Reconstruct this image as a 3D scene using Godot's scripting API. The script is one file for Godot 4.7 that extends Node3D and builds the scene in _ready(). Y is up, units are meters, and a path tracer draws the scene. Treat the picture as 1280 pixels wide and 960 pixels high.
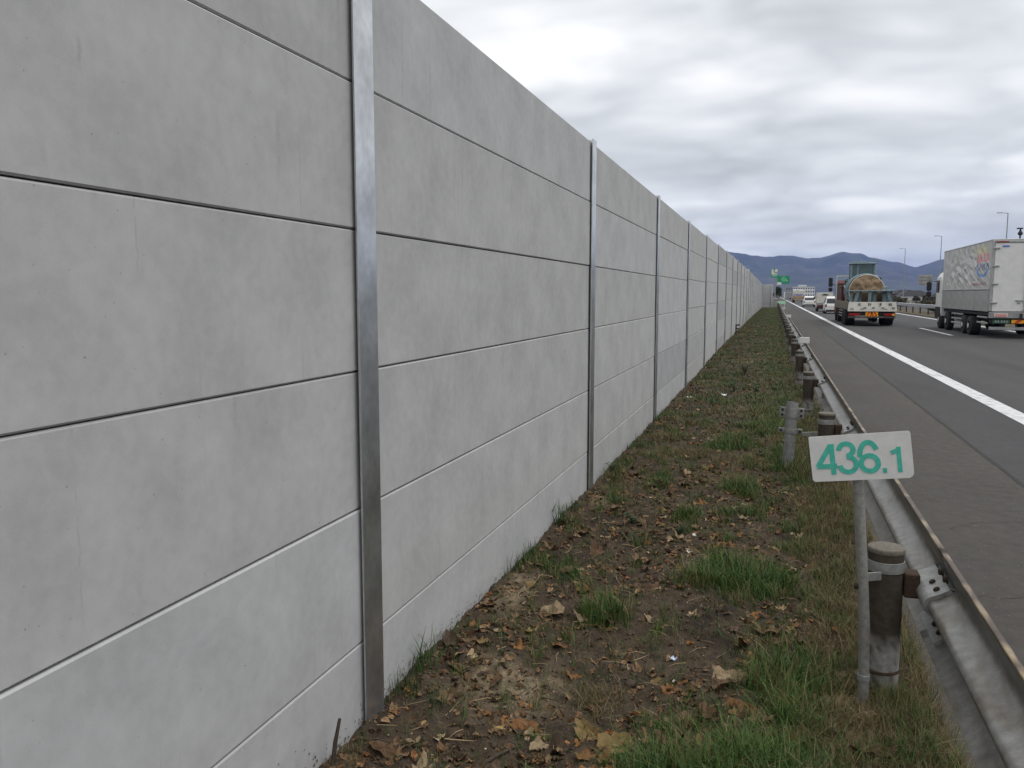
extends Node3D
# A noise barrier of concrete panels beside an expressway. x runs across the road, y up, the road runs along -z; the road surface is y = 0.

const EYE := 1.70
const WALL_X := -1.445
const BAY := 3.985
const POST0 := 2.757

var rng := RandomNumberGenerator.new()
var M := {}
var T := {}
var taken := {}
var noise_a := FastNoiseLite.new()
var noise_b := FastNoiseLite.new()
var noise_c := FastNoiseLite.new()

# ---------------------------------------------------------------- mesh builder
class MB:
	var v := PackedVector3Array()
	var n := PackedVector3Array()
	var c := PackedColorArray()
	var uv := PackedVector2Array()
	var ix := PackedInt32Array()
	var col := Color(1, 1, 1)

	func vert(p: Vector3, nn: Vector3, u := Vector2.ZERO) -> int:
		v.append(p); n.append(nn); c.append(col); uv.append(u)
		return v.size() - 1

	func face(pts: Array, centre: Vector3, uvs: Array = []) -> void:
		var mid := Vector3.ZERO
		for p in pts: mid += p
		mid /= pts.size()
		var nn: Vector3 = (pts[1] - pts[0]).cross(pts[2] - pts[0])
		if nn.length() < 1e-14 and pts.size() > 3: nn = (pts[2] - pts[0]).cross(pts[3] - pts[0])
		nn = nn.normalized()
		var flip := nn.dot(mid - centre) < 0
		if flip: nn = -nn
		var i0 := v.size()
		for k in pts.size(): vert(pts[k], nn, uvs[k] if uvs.size() > k else Vector2.ZERO)
		for k in range(1, pts.size() - 1):
			if flip: ix.append_array(PackedInt32Array([i0, i0 + k, i0 + k + 1]))
			else: ix.append_array(PackedInt32Array([i0, i0 + k + 1, i0 + k]))

	func box(ctr: Vector3, size: Vector3, ch := 0.0, b := Basis.IDENTITY) -> void:
		var h := size * 0.5
		ch = min(ch, min(h.x, min(h.y, h.z)) * 0.9)
		var f := func(s: Vector3, a: int) -> Vector3:
			var q := Vector3(s.x * (h.x - ch), s.y * (h.y - ch), s.z * (h.z - ch))
			q[a] = s[a] * h[a]
			return ctr + b * q
		for a in 3:
			var p := (a + 1) % 3
			var r := (a + 2) % 3
			for sg in [-1.0, 1.0]:
				var q := []
				for e in [[-1, -1], [1, -1], [1, 1], [-1, 1]]:
					var s := Vector3.ZERO
					s[a] = sg; s[p] = e[0]; s[r] = e[1]
					q.append(f.call(s, a))
				face(q, ctr)
				if ch > 0:
					for s2 in [-1.0, 1.0]:
						# edge between face a (sign sg) and face p (sign s2)
						var s := Vector3.ZERO
						s[a] = sg; s[p] = s2; s[r] = -1
						var e0: Vector3 = f.call(s, a)
						var e1: Vector3 = f.call(s, p)
						s[r] = 1
						face([e0, e1, f.call(s, p), f.call(s, a)], ctr)
		if ch > 0:
			for k in 8:
				var s := Vector3(1 if k & 1 else -1, 1 if k & 2 else -1, 1 if k & 4 else -1)
				face([f.call(s, 0), f.call(s, 1), f.call(s, 2)], ctr)

	func strip(rings: Array, closed: bool, inside := Vector3.INF) -> void:
		# rings: array of arrays of points, smooth shaded; normals from neighbours
		var m: int = rings[0].size()
		var i0 := v.size()
		for i in rings.size():
			for j in m:
				var a: Vector3 = rings[max(i - 1, 0)][j]
				var bb: Vector3 = rings[min(i + 1, rings.size() - 1)][j]
				var cc: Vector3 = rings[i][(j - 1 + m) % m] if closed else rings[i][max(j - 1, 0)]
				var dd: Vector3 = rings[i][(j + 1) % m] if closed else rings[i][min(j + 1, m - 1)]
				var nn := (dd - cc).cross(bb - a)
				vert(rings[i][j], nn.normalized() if nn.length() > 1e-12 else Vector3.UP, Vector2(float(j) / m, float(i)))
		for i in rings.size() - 1:
			for j in (m if closed else m - 1):
				var a := i0 + i * m + j
				var b2 := i0 + i * m + (j + 1) % m
				var c2 := a + m
				var d2 := b2 + m
				ix.append_array(PackedInt32Array([a, c2, b2, b2, c2, d2]))

	func tube(pts: Array, rad, seg := 10, caps := true) -> void:
		var rings := []
		var u := Vector3.ZERO
		for i in pts.size():
			var t: Vector3 = (pts[min(i + 1, pts.size() - 1)] - pts[max(i - 1, 0)]).normalized()
			if i == 0:
				u = t.cross(Vector3(0.31, 0.17, 0.93)).normalized()
				if u.length() < 0.5: u = t.cross(Vector3.UP).normalized()
			u = (u - t * u.dot(t)).normalized()
			var w := t.cross(u)
			var r: float = rad[i] if rad is Array else rad
			var ring := []
			for k in seg:
				var an := TAU * k / seg
				ring.append(pts[i] + (u * cos(an) + w * sin(an)) * r)
			rings.append(ring)
		strip(rings, true)
		if caps:
			face(rings[0], pts[1])
			face(rings[-1], pts[-2])

	func cyl(a: Vector3, b: Vector3, r: float, seg := 12) -> void:
		tube([a, b], r, seg)

	func lathe(prof: Array, seg := 20, o := Vector3.ZERO, b := Basis.IDENTITY) -> void:
		# prof: [radius, height] pairs from bottom to top, about the y axis
		var rings := []
		for p in prof:
			var ring := []
			for k in seg:
				var an := TAU * k / seg
				ring.append(o + b * Vector3(cos(an) * p[0], p[1], -sin(an) * p[0]))
			rings.append(ring)
		strip(rings, true)
		if prof[0][0] > 0.0005: face(rings[0], o + b * Vector3(0, prof[0][1] + 1.0, 0))
		if prof[-1][0] > 0.0005: face(rings[-1], o + b * Vector3(0, prof[-1][1] - 1.0, 0))

	func loft(sections: Array) -> void:
		# flat shaded hull through closed sections with equal point counts
		var all := Vector3.ZERO
		var cn := 0
		for s in sections:
			for p in s: all += p; cn += 1
		all /= cn
		for i in sections.size() - 1:
			var mid := Vector3.ZERO
			for p in sections[i] + sections[i + 1]: mid += p
			mid /= sections[i].size() * 2
			var m: int = sections[i].size()
			for j in m:
				face([sections[i][j], sections[i][(j + 1) % m], sections[i + 1][(j + 1) % m], sections[i + 1][j]], mid)
		face(sections[0], all)
		face(sections[-1], all)

	func ribbon(pts: Array, w: float, th: float, z0: float) -> void:
		# flat stroke in the xy plane with thickness along z
		var l := []
		var r := []
		for i in pts.size():
			var a: Vector2 = pts[max(i - 1, 0)]
			var b: Vector2 = pts[min(i + 1, pts.size() - 1)]
			var d := (b - a).normalized()
			var q := Vector2(-d.y, d.x) * w * 0.5
			l.append(pts[i] + q); r.append(pts[i] - q)
		for i in pts.size() - 1:
			var q := [l[i], l[i + 1], r[i + 1], r[i]]
			plate(q, z0, z0 + th)

	func plate(poly: Array, z0: float, z1: float) -> void:
		var mid := Vector3.ZERO
		var f := []
		var bk := []
		for p in poly:
			f.append(Vector3(p.x, p.y, z1)); bk.append(Vector3(p.x, p.y, z0))
			mid += Vector3(p.x, p.y, (z0 + z1) / 2)
		mid /= poly.size()
		face(f, mid); face(bk, mid)
		for i in poly.size():
			var j := (i + 1) % poly.size()
			face([f[i], f[j], bk[j], bk[i]], mid)

	func mesh() -> ArrayMesh:
		var arr := []
		arr.resize(Mesh.ARRAY_MAX)
		arr[Mesh.ARRAY_VERTEX] = v
		arr[Mesh.ARRAY_NORMAL] = n
		arr[Mesh.ARRAY_COLOR] = c
		arr[Mesh.ARRAY_TEX_UV] = uv
		arr[Mesh.ARRAY_INDEX] = ix
		var m := ArrayMesh.new()
		m.add_surface_from_arrays(Mesh.PRIMITIVE_TRIANGLES, arr)
		return m

# ---------------------------------------------------------------- scene helpers
func V(x: float, y: float, z: float) -> Vector3:
	return Vector3(x, y, -z)

func numbered(called: String) -> String:
	if not taken.has(called):
		taken[called] = 0
		return called
	taken[called] += 1
	return "%s_%03d" % [called, taken[called]]

func tag(o, label, category, group = ""):
	o.set_meta("label", label)
	o.set_meta("category", category)
	if group != "": o.set_meta("group", group)
	return o

func thing(called, label, category, at = Vector3.ZERO, turn = 0.0, group = ""):
	var o := Node3D.new()
	o.name = numbered(called)
	add_child(o)
	o.position = at
	o.rotation.y = turn
	return tag(o, label, category, group)

func part(parent, called, mb, m, at = Vector3.ZERO):
	var o := MeshInstance3D.new()
	o.name = called
	o.mesh = mb.mesh() if mb is MB else mb
	o.material_override = m
	parent.add_child(o, true)
	o.position = at
	return o

func solo(called, mb, m, label, category, group = "", at = Vector3.ZERO):
	var o := MeshInstance3D.new()
	o.name = numbered(called)
	o.mesh = mb.mesh() if mb is MB else mb
	o.material_override = m
	add_child(o)
	o.position = at
	return tag(o, label, category, group)

func structure(called, mb, m, at = Vector3.ZERO):
	var o := MeshInstance3D.new()
	o.name = numbered(called)
	o.mesh = mb.mesh() if mb is MB else mb
	o.material_override = m
	add_child(o)
	o.position = at
	o.set_meta("kind", "structure")
	o.set_meta("label", {"ground": "flat open land around the expressway", "hills": "hazy blue forested mountain range behind the road", "verge": "bare earth verge between concrete wall and guardrail", "shoulder": "worn brownish grey asphalt shoulder beside the guardrail", "road": "dark grey asphalt expressway lanes", "median_strip": "brown grassy strip below the median guardrail", "opposite_road": "asphalt of the opposite carriageway"}.get(called, called.replace("_", " ") + " painted on the expressway asphalt"))
	o.set_meta("category", called.replace("_", " "))
	return o

func copy(o, label, at, turn = 0.0):
	var q = o.duplicate()
	q.name = numbered(str(o.name))
	add_child(q)
	q.position = at
	q.rotation.y = turn
	q.set_meta("label", label)
	return q

func lin(r, g, b) -> Color:
	return Color(r, g, b).linear_to_srgb()

func mat(r, g, b, rough = 0.8, metal = 0.0, tex = null, scale = 1.0):
	var m := StandardMaterial3D.new()
	m.albedo_color = lin(r, g, b)
	m.roughness = rough
	m.metallic = metal
	m.metallic_specular = 0.4
	if tex:
		m.albedo_texture = tex
		m.uv1_triplanar = true
		m.uv1_world_triplanar = true
		m.uv1_scale = Vector3.ONE * scale
	return m

func vcol(m):
	m.vertex_color_use_as_albedo = true
	return m

func fnl(s, freq, oct = 4, type = FastNoiseLite.TYPE_SIMPLEX_SMOOTH) -> FastNoiseLite:
	var f := FastNoiseLite.new()
	f.seed = s
	f.frequency = freq
	f.noise_type = type
	f.fractal_type = FastNoiseLite.FRACTAL_FBM
	f.fractal_octaves = oct
	return f

func bytes_of(s, freq, w, h, oct = 4, type = FastNoiseLite.TYPE_SIMPLEX_SMOOTH) -> PackedByteArray:
	var im := fnl(s, freq, oct, type).get_seamless_image(w, h)
	im.convert(Image.FORMAT_L8)
	return im.get_data()

func tex_from(bytes, w, h) -> ImageTexture:
	var im := Image.create_from_data(w, h, false, Image.FORMAT_RGB8, bytes)
	im.generate_mipmaps()
	return ImageTexture.create_from_image(im)

func speckle(s, size, coarse, fine, amp_c, amp_f, grain, warm = 0.0) -> ImageTexture:
	# grey multiplier texture around 0.85: coarse patches, fine mottling and single grains
	var a := bytes_of(s, coarse, size, size)
	var b := bytes_of(s + 1, fine, size, size, 3)
	var r := RandomNumberGenerator.new()
	r.seed = s
	var o := PackedByteArray()
	o.resize(size * size * 3)
	for i in size * size:
		var k: float = 0.82 + amp_c * (a[i] / 255.0 - 0.5) + amp_f * (b[i] / 255.0 - 0.5) + grain * (r.randf() - 0.5)
		var w: float = warm * (a[i] / 255.0 - 0.5)
		o[i * 3] = int(clamp((k + w) * 255, 0, 255))
		o[i * 3 + 1] = int(clamp(k * 255, 0, 255))
		o[i * 3 + 2] = int(clamp((k - w) * 255, 0, 255))
	return tex_from(o, size, size)

func concrete_texture() -> ImageTexture:
	var w := 2048
	var h := 1024
	var a := bytes_of(11, 0.0042, w, h, 4)
	var b := bytes_of(12, 0.03, w, h, 4)
	var s := bytes_of(13, 0.012, w, h, 4)
	var r := RandomNumberGenerator.new()
	r.seed = 77
	var o := PackedByteArray()
	o.resize(w * h * 3)
	for y in h:
		for x in w:
			var i := y * w + x
			var blot := a[i] / 255.0 - 0.5
			var st := s[(y / 14) * w + x] / 255.0 - 0.5
			var k := 0.88 + 0.085 * blot + 0.05 * (b[i] / 255.0 - 0.5) + 0.022 * st + 0.025 * (r.randf() - 0.5)
			o[i * 3] = int(clamp(k * 255, 0, 255))
			o[i * 3 + 1] = int(clamp(k * 255, 0, 255))
			o[i * 3 + 2] = int(clamp(k * 255, 0, 255))
	for q in 500:                      # blow holes in the cast face
		var x := r.randi() % w
		var y := r.randi() % h
		var d := r.randf_range(0.72, 0.9)
		for dx in 1 + r.randi() % 2:
			for dy in 1 + r.randi() % 2:
				var i := ((y + dy) % h * w + (x + dx) % w) * 3
				for ch in 3: o[i + ch] = int(o[i + ch] * d)
	for q in 70:                       # grey smears left by the formwork
		var x := r.randi() % w
		var y := r.randi() % h
		var len := r.randi_range(20, 260)
		var wd := r.randi_range(2, 14)
		var d := r.randf_range(0.92, 0.975)
		for dy in len:
			var lengthwise := sin(PI * dy / len)
			var shift := int(b[(y + dy) % h * w] / 40)
			for dx in wd:
				var i := ((y + dy) % h * w + (x + dx + shift) % w) * 3
				var f: float = lerp(1.0, d, lengthwise * sin(PI * (dx + 0.5) / wd) * smoothstep(90, 150, b[i / 3]))
				for ch in 3: o[i + ch] = int(o[i + ch] * f)
	return tex_from(o, w, h)

func sky_image() -> Image:
	var w := 2048
	var h := 1024
	var im := Image.create(w, h, false, Image.FORMAT_RGBF)
	im.fill(Color(0.16, 0.16, 0.155))
	var big := fnl(5, 0.34, 5)
	var small := fnl(6, 1.1, 5)
	var warp := fnl(8, 0.5, 3)
	var tiny := fnl(9, 3.2, 4)
	var lump := fnl(10, 1.0, 4)
	for y in h / 2 + 3:
		var el := PI / 2 - (y + 0.5) / h * PI
		var sy := sin(max(el, 0.0))
		for x in w:
			var az := (x + 0.5) / w * TAU
			var ce := cos(el)
			var px := sin(az) * ce / (sy + 0.20)
			var pz := cos(az) * ce / (sy + 0.20)
			var wv := warp.get_noise_2d(px, pz) * 0.35
			var nb := big.get_noise_2d(px * 1.2 + wv, pz * 2.2 + 7.0 + wv)
			var ns := small.get_noise_2d(px * 1.1 + wv, pz * 1.9 + wv)
			var base := 0.55 + 0.19 * smoothstep(0.02, 0.30, sy) + 0.58 * smoothstep(0.25, 1.0, sy)
			var k := base * (1.0 + 0.30 * nb + 0.17 * (absf(lump.get_noise_2d(px * 1.6 + wv, pz * 2.4 + wv)) * 1.6 - 0.28) + 0.20 * ns + 0.07 * tiny.get_noise_2d(px * 0.7 + wv * 2.0, pz * 1.2))
			var thin := smoothstep(0.06, 0.34, nb + 0.35 * ns + 0.22 * (1.0 - smoothstep(0.02, 0.06, sy)))
			k = lerp(k, max(k, 0.88), thin * 0.45)
			var t := smoothstep(0.55, 0.95, k)
			im.set_pixel(x, y, Color(k * lerp(0.955, 1.0, t), k * lerp(0.995, 1.0, t), k * lerp(1.03, 0.995, t)))
	return im

# pixel of the 1280 x 960 photograph to a point on the level y = at_y (Godot coordinates)
func gp(px: float, py: float, at_y := 0.08) -> Vector3:
	var cam_z := Vector3(-0.29876217, -0.10758449, -0.94824403)
	var cam_x := cam_z.cross(Vector3.UP).normalized()
	var cam_y := cam_x.cross(cam_z)
	var d := cam_x * (px - 640) + cam_y * (480 - py) + cam_z * 1035.0
	return Vector3(0, EYE, 0) + d * ((at_y - EYE) / d.y)

# ---------------------------------------------------------------- the picture
func _ready():
	rng.seed = 20431
	var cam := Camera3D.new()
	cam.name = "camera"
	add_child(cam)
	cam.position = Vector3(0, EYE, 0)
	cam.look_at_from_position(cam.position, cam.position + Vector3(-0.29876217, -0.10758449, -0.94824403), Vector3.UP)
	cam.fov = rad_to_deg(2.0 * atan(480.0 / 1035.0))
	cam.near = 0.05
	cam.far = 30000.0
	cam.current = true

	var env := Environment.new()
	env.background_mode = Environment.BG_SKY
	var pano := PanoramaSkyMaterial.new()
	pano.panorama = ImageTexture.create_from_image(sky_image())
	var sky := Sky.new()
	sky.sky_material = pano
	env.sky = sky
	env.tonemap_mode = Environment.TONE_MAPPER_LINEAR
	env.tonemap_exposure = 1.29
	env.sdfgi_enabled = true
	env.ssao_enabled = true
	env.ssil_enabled = true
	env.fog_enabled = true
	env.fog_density = 0.00008
	env.fog_light_color = Color(0.46, 0.60, 0.90)
	var we := WorldEnvironment.new()
	we.name = "environment"
	we.environment = env
	add_child(we)

	var sun := DirectionalLight3D.new()
	sun.name = "sun"
	sun.light_energy = 0.3
	sun.light_angular_distance = 40.0
	sun.light_color = Color(1.0, 0.99, 0.975)
	sun.shadow_enabled = true
	add_child(sun)
	sun.look_at_from_position(Vector3(30, 60, 12), Vector3.ZERO, Vector3.UP)

	setup_materials()
	build_land()
	build_verge()
	build_road()
	build_barrier()
	build_guardrail()
	build_marker()
	build_far_things()
	build_traffic()
	build_plants()
	build_litter()

func setup_materials():
	noise_a = fnl(101, 1.0, 4)
	noise_b = fnl(102, 1.0, 3)
	noise_c = fnl(103, 1.0, 2)
	T.concrete = concrete_texture()
	T.asphalt = speckle(21, 1024, 0.006, 0.14, 0.14, 0.55, 0.30, 0.02)
	T.soil = speckle(31, 1024, 0.01, 0.06, 0.30, 0.55, 0.26, 0.03)
	T.steel = speckle(41, 512, 0.012, 0.06, 0.22, 0.14, 0.05)
	T.galv = speckle(45, 512, 0.007, 0.035, 0.17, 0.09, 0.03)
	T.fine = speckle(55, 512, 0.008, 0.05, 0.05, 0.03, 0.02, 0.01)
	T.plain = speckle(51, 512, 0.008, 0.05, 0.12, 0.06, 0.03, 0.015)
	M.concrete = []
	for k in 6:
		var t: float = [0.485, 0.515, 0.455, 0.50, 0.54, 0.43][k]
		var m := StandardMaterial3D.new()
		m.albedo_color = lin(t, t * [1.0, 1.005, 1.0, 1.0, 1.0, 1.01][k], t * [0.99, 1.01, 1.0, 0.99, 0.995, 1.02][k])
		m.albedo_texture = T.concrete
		m.roughness = 0.88
		m.metallic_specular = 0.3
		M.concrete.append(m)
	M.galvanised = mat(0.78, 0.80, 0.82, 0.30, 0.9, T.galv, 0.9)
	M.zinc = mat(0.40, 0.41, 0.40, 0.55, 0.5, T.steel, 3.0)
	M.beam = vcol(mat(1, 1, 1, 0.42, 0.5, T.steel, 2.2))
	M.post = vcol(mat(1, 1, 1, 0.75, 0.1, T.steel, 5.0))
	M.bolt = mat(0.03, 0.022, 0.016, 0.8, 0.2)
	M.rust = mat(0.075, 0.045, 0.03, 0.85, 0.1, T.soil, 6.0)
	M.cap = mat(0.17, 0.15, 0.12, 0.8, 0.1, T.soil, 5.0)
	M.sign_white = mat(0.86, 0.86, 0.84, 0.5, 0.0, T.fine, 4.0)
	M.teal = mat(0.09, 0.62, 0.48, 0.55, 0.0, T.plain, 9.0)
	M.soil = vcol(mat(1, 1, 1, 0.95, 0.0, T.soil, 1.3))
	M.shoulder = vcol(mat(1, 1, 1, 0.9, 0.0, T.asphalt, 1.1))
	M.paint_line = vcol(mat(1, 1, 1, 0.7, 0.0, T.asphalt, 0.9))
	M.tar = mat(0.016, 0.015, 0.014, 0.8)
	M.white_paint = mat(0.86, 0.86, 0.84, 0.4, 0.0, T.fine, 0.7)
	M.cream_paint = mat(0.76, 0.74, 0.67, 0.45, 0.0, T.plain, 0.7)
	M.grey_paint = mat(0.36, 0.37, 0.36, 0.5, 0.2, T.plain, 0.6)
	M.aluminium = mat(0.47, 0.48, 0.47, 0.45, 0.35, T.plain, 0.7)
	M.dark = mat(0.018, 0.018, 0.02, 0.7)
	M.rubber = mat(0.02, 0.02, 0.02, 0.85)
	M.glass_dark = mat(0.03, 0.035, 0.045, 0.08)
	M.red_lens = mat(0.25, 0.015, 0.012, 0.25)
	M.orange = mat(0.75, 0.36, 0.02, 0.5)
	M.red = mat(0.55, 0.05, 0.02, 0.5)
	M.brown_dirt = mat(0.14, 0.10, 0.065, 0.9, 0.0, T.soil, 1.0)
	M.old_side = mat(0.20, 0.175, 0.14, 0.8, 0.1, T.soil, 0.8)
	M.blue_steel = mat(0.23, 0.32, 0.35, 0.55, 0.1, T.soil, 0.8)
	M.blue_glass = mat(0.11, 0.17, 0.18, 0.15, 0.0, T.plain, 0.8)
	M.tan_tarp = mat(0.27, 0.19, 0.115, 0.9, 0.0, T.soil, 0.7)
	M.dark_tarp = mat(0.06, 0.085, 0.08, 0.75, 0.0, T.soil, 0.6)
	M.maroon = mat(0.12, 0.025, 0.03, 0.7, 0.0, T.soil, 0.8)
	M.green_sign = mat(0.012, 0.22, 0.10, 0.5)
	M.pale_green = mat(0.35, 0.6, 0.42, 0.6)
	M.black = mat(0.015, 0.015, 0.015, 0.6)
	M.hill = vcol(mat(1, 1, 1, 1.0))
	M.land = mat(0.11, 0.105, 0.07, 1.0, 0.0, T.soil, 0.05)
	M.leaf = vcol(mat(1, 1, 1, 0.75))
	M.blade = vcol(mat(1, 1, 1, 0.65))
	M.bark = mat(0.08, 0.06, 0.045, 0.95, 0.0, T.soil, 2.0)

# ---------------------------------------------------------------- land
func ridge_slope(az: float) -> float:
	# tangent of the skyline's elevation for an azimuth (degrees from the road's direction)
	var k := [[-60, .028], [-30, .040], [-14, .050], [-6, .0535], [-3.28, .0517], [-2.52, .0487], [-1.24, .0457], [-.4, .0447], [.76, .0450], [1.98, .0420], [2.96, .0437], [4.14, .0487], [5.09, .0467], [5.79, .0420], [7.16, .0367], [8.3, .0303], [9.2, .0360], [9.83, .0393], [12, .046], [16, .050], [24, .040], [40, .030], [60, .02]]
	for i in k.size() - 1:
		if az <= k[i + 1][0]:
			var t: float = clamp((az - k[i][0]) / (k[i + 1][0] - k[i][0]), 0, 1)
			return lerp(float(k[i][1]), float(k[i + 1][1]), t * t * (3 - 2 * t) * 0.5 + t * 0.5)
	return 0.02

func build_land():
	var mb := MB.new()
	mb.face([Vector3(-9000, -0.06, 300), Vector3(9000, -0.06, 300), Vector3(9000, -0.06, -9000), Vector3(-9000, -0.06, -9000)], Vector3(0, -1, 0))
	structure("ground", mb, M.land)
	# mountains as a polar height field
	mb = MB.new()
	var cols := 560
	var rows := 44
	var nr := fnl(61, 0.0016, 5)
	nr.fractal_type = FastNoiseLite.FRACTAL_RIDGED
	var nc := fnl(62, 0.004, 4)
	var pts := []
	for i in rows + 1:
		var t := float(i) / rows
		var r: float = lerp(3000.0, 5600.0, t)
		for j in cols + 1:
			var az: float = lerp(-52.0, 52.0, float(j) / cols)
			var a := deg_to_rad(az)
			var x := sin(a) * r
			var z := cos(a) * r
			var top := ridge_slope(az) * 4700.0 * (1.0 + 0.035 * nc.get_noise_2d(az * 90.0, 3.0) + 0.03 * nc.get_noise_2d(az * 300.0, 30.0)) 
			var up: float = 1.0 - abs(t - 0.654) / (0.654 if t < 0.654 else 0.346)
			var spur := nr.get_noise_2d(x * 0.9, z * 0.9)
			var hgt: float = top * clamp(pow(up, 0.85), 0, 1)
			hgt *= 1.0 - (1.0 - smoothstep(0.86, 1.0, up)) * 0.62 * (0.5 - 0.5 * spur)
			pts.append(Vector3(x, max(hgt, 0.0) + EYE - 3.0, -z))
			var w := nc.get_noise_2d(x, z)
			var w2 := nr.get_noise_2d(x * 2.0 + 900, z * 2.0)
			mb.c.append(Color(0.042 + 0.012 * w + 0.016 * w2, 0.044 + 0.010 * w + 0.018 * w2, 0.035 + 0.008 * w + 0.012 * w2))
	for i in rows + 1:
		for j in cols + 1:
			var k := i * (cols + 1) + j
			var l: Vector3 = pts[k - 1 if j > 0 else k]
			var rr: Vector3 = pts[k + 1 if j < cols else k]
			var d: Vector3 = pts[k - cols - 1 if i > 0 else k]
			var u: Vector3 = pts[k + cols + 1 if i < rows else k]
			mb.v.append(pts[k]); mb.n.append((rr - l).cross(u - d).normalized()); mb.uv.append(Vector2.ZERO)
			if i < rows and j < cols:
				mb.ix.append_array(PackedInt32Array([k, k + cols + 1, k + 1, k + 1, k + cols + 1, k + cols + 2]))
	structure("hills", mb, M.hill)

# ---------------------------------------------------------------- verge
func bump(x, z, cx, cz, rx, rz) -> float:
	var d := Vector2((x - cx) / rx, (z - cz) / rz).length()
	return 1.0 - smoothstep(0.35, 1.25, d + 0.42 * noise_a.get_noise_2d(x * 3.1, z * 3.1))

func green_at(x, z) -> float:
	var g := 0.0
	for e in [[-.02, 2.55, .44, .62], [.12, 3.5, .22, .40], [-.1, 4.72, .30, .36], [-.32, 4.62, .14, .16], [-.78, 4.05, .13, .2], [.2, 8.4, .24, .9], [-.2, 7.0, .2, .3], [-.4, 9.2, .22, .5], [.05, 10.4, .35, .8], [-.55, 6.0, .12, .2]]:
		g = max(g, bump(x, z, e[0], e[1], e[2], e[3]))
	g = max(g, 0.55 * smoothstep(0.08, 0.26, x + 0.15 * noise_b.get_noise_2d(x, z * 1.3)) * smoothstep(-0.25, 0.2, noise_a.get_noise_2d(x * 3.0 + 3, z * 2.0)))
	g = max(g, 0.5 * smoothstep(0.12, 0.4, noise_a.get_noise_2d(x * 2.3 + 17, z * 1.6)) * smoothstep(2.5, 6.0, z))
	var far: float = smoothstep(6.0, 14.0, z)
	var edge: float = -0.18 + 0.5 * noise_b.get_noise_2d(x * 0.8 + 5, z * 0.23)
	var patch: float = smoothstep(-0.35, 0.25, noise_a.get_noise_2d(x * 2.2, z * 0.9))
	g = max(g, far * smoothstep(edge - 0.15, edge + 0.35, x) * (0.25 + 0.7 * patch))
	g = max(g, far * 0.6 * smoothstep(0.12, 0.35, noise_a.get_noise_2d(x * 1.1 + 40, z * 0.4)))
	return clamp(g, 0.0, 1.0)

func dry_at(x, z) -> float:
	var e: float = 0.16 + 0.12 * noise_b.get_noise_2d(x * 0.9, z * 0.8 + 20)
	var d: float = smoothstep(e - 0.05, e + 0.18, x) * 0.95
	d = max(d, 0.8 * bump(x, z, -.62, 3.12, .12, .12))
	d = max(d, smoothstep(5.5, 8.0, z) * 0.7 * smoothstep(0.05, 0.32, noise_a.get_noise_2d(x * 1.4 + 70, z * 0.9)))
	return clamp(d, 0.0, 1.0)

func sand_at(x, z) -> float:
	var s := 0.0
	for e in [[-1.03, 3.12, .30, .26], [-1.3, 4.2, .13, .40], [-1.03, 15.4, .34, .5], [-.54, 20.2, .42, .8], [-1.25, 6.3, .1, .2]]:
		s = max(s, bump(x, z, e[0], e[1], e[2], e[3]))
	return s * (0.55 + 0.45 * noise_a.get_noise_2d(x * 14.0, z * 14.0))

func ground_y(x: float, z: float, detail := true) -> float:
	var y: float = 0.072 + 0.05 * smoothstep(10.0, 24.0, z) * (1.0 - smoothstep(60.0, 100.0, z))
	y += 0.05 * smoothstep(16.0, 26.0, z) * (1.0 - smoothstep(60.0, 100.0, z)) * smoothstep(-0.6, -1.4, x)
	y += 0.028 * noise_b.get_noise_2d(x * 0.9, z * 0.9) + 0.020 * noise_a.get_noise_2d(x * 3.3, z * 3.3)
	y += 0.03 * bump(x, z, -1.2, 3.45, .3, .35) + 0.02 * bump(x, z, -.1, 4.7, .3, .35)
	y -= 0.025 * bump(x, z, -.38, 3.8, .36, .34)
	if detail and z < 30:
		y += 0.016 * noise_c.get_noise_2d(x * 13.0, z * 13.0) + 0.008 * abs(noise_c.get_noise_2d(x * 29.0, z * 29.0)) + 0.006 * noise_c.get_noise_2d(x * 55.0, z * 55.0)
	var side: float = smoothstep(0.56, 0.80, x)
	return lerp(y, -0.05, side)

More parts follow.
